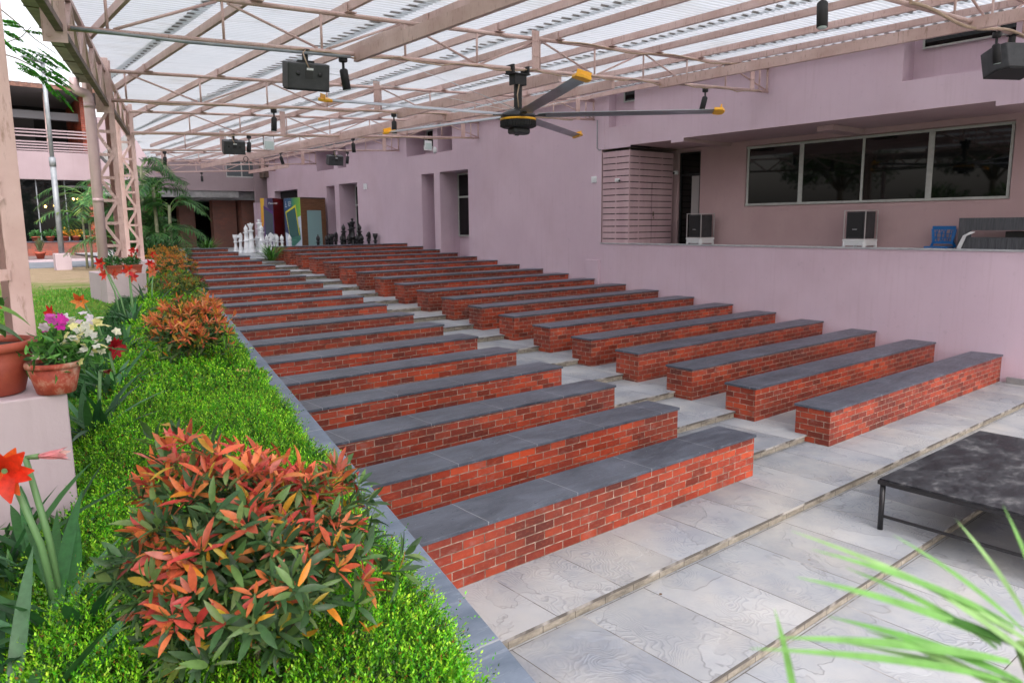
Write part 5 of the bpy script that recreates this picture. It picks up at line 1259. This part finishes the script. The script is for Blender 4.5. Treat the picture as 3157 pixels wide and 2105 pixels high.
# anthurium like plant in the big pot
t = thing('broadleaf_plant', 'broad leaved plant with a curled red leaf in the large pot', 'potted plant', (-2.52, -.80, 2.26))
PP = G([(-2.47, -.85, 2.40), (-2.48, -.86, 2.335), (-2.52, -.82, 2.43), (-2.58, -.8, 2.36), (-2.50, -.86, 2.39), (-2.48, -.82, 2.35)])
DD = G([(.95, .15, -.25), (.95, .2, -.38), (.6, .3, .3), (-.6, .2, .4), (.3, -.4, .2), (.6, .5, -.35)])
leaf_mesh('leaves', PP, DD, G([(0, -.3, 1)]*6), G([.16, .18, .11, .13, .10, .12]), G([.07, .075, .06, .065, .05, .06]), G([(.20, .42, .06), (.16, .34, .14), (.05, .14, .03), (.04, .12, .03), (.50, .10, .03), (.06, .18, .04)]), M_LEAF, t, nseg=6, droop=.35, fold=.12, thing_loc=t.location)
sm = MB()
for p in PP: sm.tube([(0, 0, -.02), tuple((p-G(t.location))*G([.6, .6, .5])), tuple(p-G(t.location))], [.006, .005, .004], 6)
part('stems', sm, mat('green_stem', .5, (.05, .14, .03)), t)
fl = thing('red_flower', 'red flower with green leaves at the left edge above the large pot', 'flower', (-2.52, -.2, 2.06))
leaf_mesh('petals', [(-2.52, -.2, 2.50)]*7, [(math.cos(a)*.9, math.sin(a)*.4-.3, math.sin(a)*.7) for a in np.linspace(0, 5.4, 7)], [(0, -1, .2)]*7, .085, .05, [(.72, .04, .02)]*7, M_PETAL, fl, nseg=4, droop=-.3, thing_loc=fl.location)
n = 80; leaf_mesh('leaves', np.stack([rng.normal(-2.53, .06, n), rng.normal(-.15, .05, n), rng.uniform(2.28, 2.42, n)], 1), rdir(n), rdir(n), .07, .035, pick([(.08, .30, .05), (.12, .38, .08)], n), M_LEAF, fl, nseg=3, thing_loc=fl.location)
part('stem', MB().tube([(0, 0, 0), (0, 0, .43)], .006, 6), mat('green_stem2', .5, (.05, .14, .03)), fl)
def blossoms(name, c, spread, n, size, cols, parent, throat=(.5, .35, .05), npet=5):
    P, D, N, L, C = [], [], [], [], []
    cam_ = CAM
    for i in range(n):
        p = c+rng.normal(0, 1, 3)*G(spread); fd = unit(unit(cam_-p)*.7+rdir(1)[0]*.7+G([0, 0, .3])); s1 = unit(np.cross(fd, G([.1, .2, 1.]))); s2 = np.cross(s1, fd)
        cc = G(cols)[rng.integers(0, len(cols))]
        for k in range(npet):
            q = 2*math.pi*k/npet; sd = s1*math.cos(q)+s2*math.sin(q)
            P.append(p); D.append(unit(sd+fd*.25)); N.append(fd); L.append(size*rng.uniform(.85, 1.15)); C.append(np.clip(cc*rng.uniform(.85, 1.1), 0, 1))
    L = G(L); return leaf_mesh(name, G(P), G(D), G(N), L, L*.85, G(C), M_PETAL, parent, nseg=3, droop=.25, fold=.0, prof=lambda q: max(.12, math.sin(math.pi*(q*.72+.2))), thing_loc=parent.location)
pn = thing('pansies', 'cream white and magenta striped pansies spilling over the worn pot', 'flowers', (-2.36, -.93, 2.17))
n = 420; leaf_mesh('leaves', np.stack([rng.normal(-2.24, .06, n), rng.normal(-.98, .055, n), rng.normal(2.215, .032, n)], 1), rdir(n)+G([0, -.2, .3]), rdir(n), rng.uniform(.03, .07, n), rng.uniform(.010, .018, n), pick([(.07, .22, .04), (.12, .32, .06), (.04, .13, .03)], n), M_LEAF, pn, nseg=3, droop=.3, thing_loc=pn.location)
def scatter_blossoms(c, spread, n, size, cols, npet=5):
    for i in range(n):
        o = blossoms('flower', c+rng.normal(0, 1, 3)*G(spread), (0, 0, 0), 1, size, [cols[rng.integers(0, len(cols))]], pn, npet=npet)
scatter_blossoms(G([-2.19, -1.0, 2.265]), (.045, .04, .034), 46, .018, [(.80, .80, .62), (.78, .78, .70), (.80, .76, .34)])
scatter_blossoms(G([-2.15, -.94, 2.225]), (.03, .05, .03), 16, .015, [(.82, .82, .78), (.78, .74, .40)])
scatter_blossoms(G([-2.265, -.98, 2.345]), (.030, .03, .016), 11, .022, [(.62, .02, .36), (.80, .70, .78), (.70, .10, .50)], 6)
scatter_blossoms(G([-2.165, -.91, 2.325]), (.02, .03, .022), 5, .019, [(.80, .62, .74), (.82, .74, .80)])
def box_planter(x0, x1, y, lab):
    t = thing('window_box', lab, 'flower box', ((x0+x1)/2, y+.08, 1.972), 0, 'terracotta boxes on the second plinth'); w = (x1-x0)/2; m = MB()
    A_ = [(-w*.88, -.075), (w*.88, -.075), (w*.88, .075), (-w*.88, .075)]; B_ = [(-w, -.10), (w, -.10), (w, .10), (-w, .10)]
    for i in range(4):
        j = (i+1) % 4; m.quad([(*A_[i], 0), (*A_[j], 0), (*B_[j], .12), (*B_[i], .12)])
    m.quad([(*q, .0) for q in A_[::-1]]); m.box(-w-.008, -.108, .112, w+.008, -.085, .135).box(-w-.008, .085, .112, w+.008, .108, .135).box(-w-.008, -.085, .112, -w+.012, .085, .135).box(w-.012, -.085, .112, w+.008, .085, .135)
    part('box', m, M_TERRA, t); part('soil', MB().box(-w+.012, -.084, .10, w-.012, .084, .118), M_SOIL, t); return t
box_planter(-.12, .09, 8.86, 'left terracotta flower box on the plinth beside the downpipe'); box_planter(.125, .375, 8.84, 'right terracotta flower box on the plinth beside the downpipe')
def bush(name, c, s, n, llen, cols, lab, cat, flowers=None, grp=None):
    t = thing(name, lab, cat, (c[0], c[1], c[2]-s[2]), 0, grp); v = rdir(n)*rng.uniform(.4, 1, (n, 1)); P = G(c)+v*G(s)
    leaf_mesh('foliage', P, unit(v+G([0, 0, .4])+rng.normal(0, .4, (n, 3))), rdir(n), llen*rng.uniform(.6, 1.3, n), llen*.35, pick(cols, n, .25), M_LEAF, t, nseg=2, droop=.3, thing_loc=t.location)
    if flowers: nf, sz, fc = flowers; fo_ = blossoms('flowers', G(c)+G([0, -s[1]*.2, s[2]*.4]), G(s)*.55, nf, sz, fc, t); tag(fo_, kind='stuff')
    return t
GR = [(.05, .17, .04), (.08, .25, .06), (.03, .10, .03)]
bush('potted_flowers', (-.03, 8.93, 2.15), (.15, .11, .075), 420, .05, GR, 'green foliage with small white blooms in the left flower box', 'flowers', (14, .02, [(.8, .8, .78)]), 'plants in the flower boxes')
bush('potted_flowers', (.25, 8.93, 2.15), (.12, .10, .07), 380, .05, GR, 'dense green foliage with few white blooms in the right flower box', 'flowers', (5, .02, [(.8, .8, .78)]), 'plants in the flower boxes')
# pots on the far planter wall
for x, c, fl_, lab in ((-.1, [(.06, .16, .03)], (26, .06, [(.75, .45, .02)]), 'yellow flowers on the far planter at the left edge'), (.95, GR, (60, .055, [(.75, .72, .80), (.40, .25, .55)]), 'violet and white flowers on the far planter'), (1.9, GR, None, 'green potted plant on the far planter left of the pole'),
                   (2.42, GR, None, 'green potted plant on the far planter behind the pole'), (2.95, [(.12, .20, .03), (.2, .22, .03)], (40, .05, [(.75, .25, .02), (.7, .4, .02)]), 'orange flowering plant on the far planter'), (3.35, [(.12, .20, .03), (.25, .22, .03)], (30, .05, [(.75, .35, .02)]), 'yellow orange plant on the far planter beside the palm'), (3.78, GR, None, 'green potted plant on the far planter beside the downpipe')):
    p = thing('plant_pot', 'small terracotta pot holding the '+lab, 'plant pot', (x, 31.85, 2.17), 0, 'pots on the far planter')
    part('pot_body', MB().lathe([(.10, 0), (.15, .17), (.165, .17), (.165, .21), (.13, .21), (.12, .18), (.02, .18)], n=14), M_TERRA, p)
    bush('potted_plant', (x, 31.85, 2.47), (.21, .18, .13), 160, .11, c, lab, 'potted plant', fl_, 'plants on the far planter')
p = thing('plant_pot', 'terracotta pot standing on the path before the far planter', 'plant pot', (1.50, 28.0, 1.60)); part('pot_body', MB().lathe([(.11, 0), (.16, .18), (.185, .19), (.185, .25), (.14, .25), (.13, .2), (.02, .2)], n=16), M_TERRA, p)
t = thing('spiky_plant', 'thin spiky plant in the pot on the far path', 'potted plant', (1.50, 28.0, 1.84)); n = 130; a = rng.uniform(0, 6.28, n)
leaf_mesh('foliage', np.stack([1.5+rng.normal(0, .04, n), 28+rng.normal(0, .04, n), 1.83+rng.uniform(0, .25, n)], 1), np.stack([np.cos(a)*.3, np.sin(a)*.3, np.ones(n)], 1), rdir(n), rng.uniform(.2, .42, n), .025, pick([(.12, .17, .08), (.16, .16, .08)], n), M_LEAF, t, nseg=2, droop=.2, thing_loc=t.location)
bush('low_hedge', (-1.3, 23.5, 1.8), (1.6, .4, .28), 900, .09, [(.06, .22, .02), (.1, .3, .03)], 'clipped low hedge on the lawn behind the nearest column', 'hedge')
# tufts and leaf plants by the platform
def tuft(x, y, z, n, ln, lab, w=.03, cols=((.10, .28, .04), (.16, .38, .06), (.05, .16, .03)), sp=.6):
    t = thing('grassy_plant', lab, 'plant', (x, y, z), 0, 'arching tufts beside the top benches'); a = rng.uniform(0, 6.28, n); e = rng.uniform(.4, 1.6, n)
    leaf_mesh('leaves', np.stack([x+rng.normal(0, .05, n), y+rng.normal(0, .05, n), np.full(n, z)], 1), np.stack([np.cos(a)*sp, np.sin(a)*sp, e], 1), np.stack([-np.cos(a), -np.sin(a), np.full(n, .6)], 1), ln*rng.uniform(.6, 1.2, n), w, pick(list(cols), n), M_LEAF, t, nseg=5, droop=rng.uniform(.1, .7, n), thing_loc=t.location)
p_ = at(475, 560, 20.4); tuft(p_[0], 20.4, 1.9, 90, .55, 'green arching tuft behind the top left bench'); part('planter_block', MB().box(p_[0]-.5, 20.1, PZ, p_[0]+.5, 20.7, 1.93), M_BRICK2, bpy.data.objects['grassy_plant'], True)
p_ = at(622, 590, 18.95); tuft(p_[0], 18.9, 1.62, 110, .62, 'green arching tuft at the end of the top right bench')
t = thing('leafy_plant', 'single plant with upright broad leaves left of the top benches', 'plant', (4.0, 21.4, 1.62))
leaf_mesh('leaves', [(4.0, 21.4, 1.9)]*5, [(.1, 0, 1), (-.7, 0, .6), (.7, 0, .5), (.3, .4, .8), (-.3, -.3, .9)], [(0, -1, .3)]*5, [.55, .35, .42, .35, .5], [.2, .12, .12, .14, .17], pick([(.10, .34, .05)], 5), M_LEAF, t, nseg=5, droop=.3, thing_loc=t.location)
part('stem', MB().tube([(0, 0, -.1), (0, 0, .32)], .014, 6), mat('green_stem3', .5, (.06, .15, .04)), t)

# palms ---------------------------------------------------------------------
def frond_pts(base, az, length, rise, droop, n=26):
    d = G([math.cos(az), math.sin(az), 0.]); ts = np.linspace(0, 1, n)
    return np.stack([base+d*length*t*math.cos(rise*(1-t*.4))+G([0, 0, 1.])*(length*(math.sin(rise)*t-droop*t**2.2)) for t in ts], 0)
def palm(name, lab, loc, stems, fronds, length, leafl, cols, seed, grp=None, leafw=.03, nleaf=34, rachis=.012):
    global rng
    keep = rng; rng = np.random.default_rng(seed)
    t = thing(name, lab, 'palm', loc, 0, grp); loc = G(loc)
    for (dx, dy, h, r) in stems:
        part('trunk', MB().tube([(dx, dy, -.1), (dx*1.15, dy*1.1, h*.5), (dx*1.35, dy*1.2, h)], [r*1.25, r, r*.8], 10), speckled('palm_stem', (.16, .19, .10), (.30, .30, .20), 8, .7, .3, 20), t)
    for i in range(fronds):
        st = stems[i % len(stems)]; base = G([st[0]*1.35, st[1]*1.2, st[2]-rng.uniform(0, .3)])
        az = i*2.399+rng.uniform(-.3, .3); rise = rng.uniform(.45, 1.25); L_ = length*rng.uniform(.75, 1.15)
        pts = frond_pts(base, az, L_, rise, rng.uniform(.55, .95)+.3*(rise > 1), 14)
        fo = part('frond', MB().tube([tuple(q) for q in pts], list(np.linspace(rachis, rachis*.25, len(pts))), 5), mat('palm_rachis', .5, (.14, .26, .06)) if i == 0 and 0 else M_RACH, t)
        n = nleaf; tt = np.linspace(.16, .99, n); idx = tt*(len(pts)-1); i0 = np.floor(idx).astype(int).clip(0, len(pts)-2); fr = (idx-i0)[:, None]
        P = pts[i0]*(1-fr)+pts[i0+1]*fr; T = unit(pts[i0+1]-pts[i0]); S = unit(np.cross(T, G([0, 0, 1.]))); U = np.cross(S, T)
        P2 = np.concatenate([P, P]); T2 = np.concatenate([T, T]); S2 = np.concatenate([S, -S]); U2 = np.concatenate([U, U])
        D = unit(S2*.85+T2*.75+U2*rng.uniform(.0, .35, (2*n, 1))+rng.normal(0, .06, (2*n, 3)))
        ll = leafl*np.concatenate([np.sin(np.pi*np.clip(tt*.9+.08, 0, 1))**.6]*2)*rng.uniform(.85, 1.1, 2*n)
        leaf_mesh('leaflets', P2, D, U2, ll, leafw, pick(cols, 2*n), M_LEAF, fo, nseg=3, droop=rng.uniform(.25, .6, 2*n), fold=.18)
    rng = keep
M_RACH = mat('palm_rachis', .5, (.16, .28, .07))
PG = [(.045, .15, .04), (.07, .21, .05), (.10, .27, .07), (.03, .10, .03)]
palm('areca_palm', 'large feathery palm behind the lattice columns, left of the steps', (2.75, 19.6, LAWN), [(-.2, .1, 2.3, .05), (.25, -.1, 2.9, .05), (.0, .3, 1.6, .04), (.3, .2, 1.1, .04), (-.3, -.2, .9, .04)], 34, 1.35, .42, PG, 41, 'feathery garden palms', .028, 30)
palm('areca_palm', 'second feathery palm whose fronds reach over the corridor', (3.35, 18.8, LAWN), [(-.1, .1, 2.3, .05), (.15, -.1, 1.8, .05), (.1, .2, 1.2, .04), (.0, -.2, .7, .04)], 28, 1.25, .40, PG, 42, 'feathery garden palms', .027, 30)
palm('areca_palm', 'small drooping palm between the pole and the downpipe', (1.75, 20.9, LAWN), [(.0, .1, 1.5, .03), (.12, 0, 2.2, .03)], 18, 1.35, .40, PG+[(.20, .30, .05)], 43, 'feathery garden palms', .028, 26)
t = thing('creeper', 'bright green creeper climbing the post behind the palms', 'climbing plant', (3.6, 20.4, LAWN)); n = 1500; P = np.stack([3.6+rng.normal(0, .12, n), 20.4+rng.normal(0, .12, n), LAWN+rng.uniform(0, 2.6, n)], 1)
leaf_mesh('leaves', P, rdir(n), rdir(n), rng.uniform(.06, .11, n), .06, pick([(.10, .34, .04), (.16, .42, .06), (.06, .2, .03)], n), M_LEAF, t, nseg=2, thing_loc=t.location)
part('stem', MB().tube([(0, 0, 0), (0, 0, 2.5)], .04, 8), M_BARK, t)
bush('bush', (2.6, 17.6, 1.95), (.9, .6, .5), 1100, .16, [(.03, .10, .025), (.05, .16, .04), (.02, .07, .02)], 'dark leafy undergrowth at the foot of the palms', 'bush')

# palm in a pot beside the viewpoint, its fronds reaching into the lower right corner
t = thing('foreground_palm', 'out of focus pale green palm leaves in the lower right corner', 'palm', (-2.02, -4.22, 1.43))
part('pot_body', MB().lathe([(.05, 0), (.09, .17), (.10, .17), (.10, .20), (.08, .20), (.07, .17), (.01, .17)], n=20).xform(Matrix.Translation((.1, -.2, 0))), M_TERRA, t)
base = G([.05, -.05, .50]); rch = CAM+ray(2345, 1480)*.53-G(t.location)
part('stem', MB().tube([(.1, -.2, .17), (.08, -.17, .45), tuple(rch+G([.05, -.03, -.12])), tuple(rch)], [.008, .007, .006, .005], 7), M_RACH, t)
fp_ = [((1.0, 1330, 1900, 1290), .022), ((1.0, 0, 1880, 1300), 0)]
tg = [((2325, 1455), (1905, 1292), 1.00, .93, .017), ((2330, 1440), (1960, 1330), 1.02, .9, .018), ((2300, 1480), (1925, 1395), 1.0, .88, .020), ((2290, 1490), (2020, 1385), 1.02, .93, .018), ((2320, 1520), (1860, 1525), .98, .88, .021), ((2300, 1560), (1815, 1550), .98, .86, .017),
      ((2352, 1450), (2110, 1318), 1.0, .97, .014), ((2370, 1440), (2230, 1290), 1.02, 1.04, .014), ((2370, 1500), (2050, 1440), 1.0, .93, .020), ((2350, 1570), (1990, 1490), 1.0, .9, .022), ((2400, 1420), (2335, 1270), 1.0, 1.0, .013), ((2330, 1600), (2060, 1530), 1.0, .92, .022), ((1830, 1640), (1795, 1515), .95, .95, .016), ((2420, 1560), (2180, 1430), 1.0, .95, .018), ((2380, 1590), (2010, 1550), 1.0, .95, .016), ((2400, 1500), (2120, 1400), 1.0, .97, .014)]
P = []; D = []; L = []; W = []; C = []
for (a, b, da, db, w) in tg:
    p = CAM+ray(*a)*da*.52; q = CAM+ray(*b)*db*.52; P.append(p); v = q-p+G([0, 0, .03]); D.append(v); L.append(np.linalg.norm(v)*1.03); W.append(w*.33); C.append(G([(.18, .40, .10), (.27, .46, .17), (.13, .33, .07), (.04, .13, .02)][rng.integers(0, 4) if w > .018 else rng.integers(0, 3)]))
leaf_mesh('leaflets', G(P), G(D), [(-.35, -.45, .82)]*len(P), G(L), G(W), G(C), M_LEAF, t, nseg=10, droop=.16, fold=.15, thing_loc=t.location, prof=lambda q: max(.04, math.sin(math.pi*min(1, q*.8+.18))))

# trees ---------------------------------------------------------------------
def tree(x, y, z, h, cr, n, lab, seed, leaf=.16, cols=((.035, .10, .02), (.06, .16, .03), (.02, .06, .015)), zc=.62):
    global rng
    keep = rng; rng = np.random.default_rng(seed); random.seed(seed)
    t = thing('broadleaf_tree', lab, 'tree', (x, y, z), 0, 'trees at the left of the garden'); tr = MB().tube([(0, 0, -.1), (.1, 0, h*.25), (.0, .1, h*.55)], [.22, .17, .10], 10)
    cl = []
    for i in range(16):
        v = rdir(1)[0]; v[2] = v[2]*.6; c = G([0, 0, h*zc])+v*cr*G([1, 1, .75])*rng.uniform(.45, .95); cl.append(c)
        tr.tube([(0, .05, h*.35), tuple(G([0, .1, h*.45])*.5+c*.5), tuple(c)], [.07, .04, .015], 6)
    part('trunk', tr, M_BARK, t); k = rng.integers(0, 16, n); v = rdir(n)*rng.uniform(.3, 1, (n, 1))**.5; P = G(cl)[k]+v*cr*.42
    leaf_mesh('crown', P, rdir(n)+G([0, 0, -.2]), rdir(n), leaf*rng.uniform(.7, 1.4, n), leaf*.5, pick(list(cols), n, .3), M_FOLIAGE, t, nseg=1)
    rng = keep; return t
for i, (x, y, h) in enumerate(((-13, -9, 7.5), (-15.5, -2, 8.5), (-13, 5, 7), (-17, 11, 9), (-14, 18, 8), (-12.5, -16, 8))):
    tree(x, y, LAWN, h, 3.3, 5200, 'garden tree left of the view, %s counted from the camera side' % ORD[i], 60+i, .24)
for i, (x, y) in enumerate(((-10.5, -7), (-11.5, -3.5), (-10.5, 0), (-11, 3.5), (-10, 7.5), (-11.5, 11.5))):
    bush('garden_bush', (x, y, 3.0), (1.7, 1.7, 1.5), 2600, .20, [(.05, .16, .02), (.09, .25, .03), (.03, .09, .02)], 'tall leafy bush left of the lawn, %s counted from the camera side' % ORD[i], 'bush', None, 'bushes left of the lawn')
# feathery tree whose twigs hang in at the upper left
t = thing('feathery_tree', 'green feathery twigs of a garden tree hanging below the gutter, upper left', 'tree', (-4.6, 5.4, LAWN))
tb_ = MB().tube([(0, 0, -.1), (.1, 0, 1.6), (.3, -.1, 3.2), (.2, .0, 5.0)], [.16, .13, .10, .05], 10); part('trunk', tb_, M_BARK, t)
tl_ = G(t.location); bm_ = MB(); LP, LD, LN, LL, LC = [], [], [], [], []
rngb = np.random.default_rng(5)
def twig(pts):
    pts = [G(p) for p in pts]; bm_.tube([tuple(p-tl_) for p in pts], list(np.linspace(.010, .003, len(pts))), 5)
    return pts
def pinnate(p, d, ln):
    d = unit(d); s = unit(np.cross(d, G([0, 0, 1.]))); bm_.tube([tuple(p-tl_), tuple(p+d*ln*.6-G([0, 0, .01])-tl_), tuple(p+d*ln-G([0, 0, .05*ln/.3])-tl_)], .002, 4)
    n = 17
    for i in range(n):
        tt = (i+1)/n; q = p+d*ln*tt-G([0, 0, .05*ln/.3*tt*tt])
        for sg in (-1, 1):
            LP.append(q); LD.append(s*sg+d*.45+G([0, 0, -.25])); LN.append(G([0, 0, 1])+rngb.normal(0, .5, 3)+unit(CAM-q)*.8); LL.append(.060*math.sin(math.pi*(tt*.85+.12))+.012); LC.append(G([(.06, .30, .02), (.10, .40, .03), (.04, .20, .015)][rngb.integers(0, 3)])*rngb.uniform(.7, 1.2))
Yb = 4.6
hub = [at(-40, 60, Yb), at(-30, 150, Yb), at(-30, 5, Yb)]
br1 = twig([(-4.4, 5.4, 5.2), (-3.2, 5.0, 5.0), at(-30, 60, Yb), at(15, 98, Yb), at(50, 85, Yb), at(72, 62, Yb)])
br2 = twig([(-4.4, 5.4, 4.8), (-3.2, 5.0, 4.6), at(-20, 115, Yb), at(40, 135, Yb), at(90, 160, Yb), at(140, 205, Yb)])
br3 = twig([(-4.4, 5.4, 5.4), (-3.2, 5.0, 5.3), at(-20, 5, Yb), at(30, 45, Yb), at(80, 90, Yb), at(130, 125, Yb)])
br4 = twig([(-4.4, 5.4, 4.6), (-3.0, 5.0, 4.4), at(-20, 150, Yb), at(50, 190, Yb), at(120, 235, Yb)]) if 0 else None
part('limb', MB().tube([(.2, 0, 3.6), (.9, -.2, 3.9), (1.5, -.4, 3.6)], [.06, .03, .012], 7), M_BARK, t)
for (x, y, dx, dz, ln) in ((35, 105, 1, -.25, .26), (55, 108, 1, -.2, .30), (80, 118, 1, -.3, .28), (95, 108, 1, -.6, .26), (60, 128, .9, -.35, .25), (50, 155, 1, -.15, .30), (70, 165, 1, -.2, .32), (95, 150, 1, -.25, .30), (110, 165, 1, -.35, .28), (120, 180, 1, -.5, .26), (135, 190, 1, -.6, .24), (100, 175, .8, -.7, .25), (140, 205, .7, -.8, .22),
                       (10, 55, 1, .1, .2), (12, 65, 1, -.3, .2), (5, 45, 1, .1, .18), (62, 70, 1, .1, .22), (125, 130, 1, -.5, .2), (45, 140, .9, -.3, .26), (85, 132, 1, -.2, .26), (115, 150, 1, -.55, .26), (0, 75, .8, -.6, .2)):
    p = at(x-12, y, Yb+rngb.uniform(-.25, .25)); pinnate(p, G([dx*.9, rngb.uniform(-.4, .4), dz]), ln)
for i in range(70):
    p = G([-4.4, 5.2, 5.3])+G([rngb.normal(0, 1.0), rngb.normal(0, 1.2), rngb.uniform(-.3, 1.6)]); p[0] = min(p[0], -2.75); pinnate(p, rngb.normal(0, 1, 3)*G([1, 1, .4]), .35)
tag(part('twigs', bm_, M_BARK, t), kind='stuff')
leaf_mesh('foliage', G(LP), G(LD), G(LN), G(LL), G(LL)*.46, np.clip(G(LC)*1.15, 0, 1), M_LEAF, t, fold=.05, thing_loc=tl_)

# ------------------------------------------------------------------ daylight
w = bpy.data.worlds.new('World'); scene.world = w; w.use_nodes = True; nt = w.node_tree; bg = nt.nodes['Background']
sky = nt.nodes.new('ShaderNodeTexSky'); sky.sky_type = 'NISHITA'; sky.sun_disc = False
SE, SA = R(46), R(-165)
sky.sun_elevation = SE; sky.sun_rotation = SA; sky.dust_density = 4; sky.air_density = 1.5; sky.ozone_density = 1
hs = nt.nodes.new('ShaderNodeHueSaturation'); hs.inputs['Saturation'].default_value = .35; nt.links.new(sky.outputs[0], hs.inputs['Color'])
mx = nt.nodes.new('ShaderNodeMix'); mx.data_type = 'RGBA'; mx.blend_type = 'MULTIPLY'; mx.inputs[0].default_value = 1; nt.links.new(hs.outputs[0], mx.inputs[6]); mx.inputs[7].default_value = (1.03, .975, 1.0, 1)
nt.links.new(mx.outputs[2], bg.inputs[0]); bg.inputs[1].default_value = .15
sun = bpy.data.lights.new('sun', 'SUN'); sun.energy = .6; sun.angle = R(30); sun.color = (1, .97, .93); so = bpy.data.objects.new('sun', sun); col.objects.link(so)
dv = Vector((math.sin(SA)*math.cos(SE), math.cos(SA)*math.cos(SE), math.sin(SE))); so.rotation_euler = dv.to_track_quat('Z', 'Y').to_euler(); so.location = (0, 0, 30)
vs = scene.view_settings; vs.view_transform = 'Standard'; vs.look = 'None'; vs.exposure = 1.28; vs.gamma = 1
scene.render.engine = 'CYCLES'; cy = scene.cycles; cy.max_bounces = 8; cy.diffuse_bounces = 4; cy.transmission_bounces = 6; cy.transparent_max_bounces = 4; cy.use_denoising = True
cy.sample_clamp_indirect = 8
for o in list(bpy.data.objects):
    if o.name.startswith('printed_side'): bpy.data.objects.remove(o)
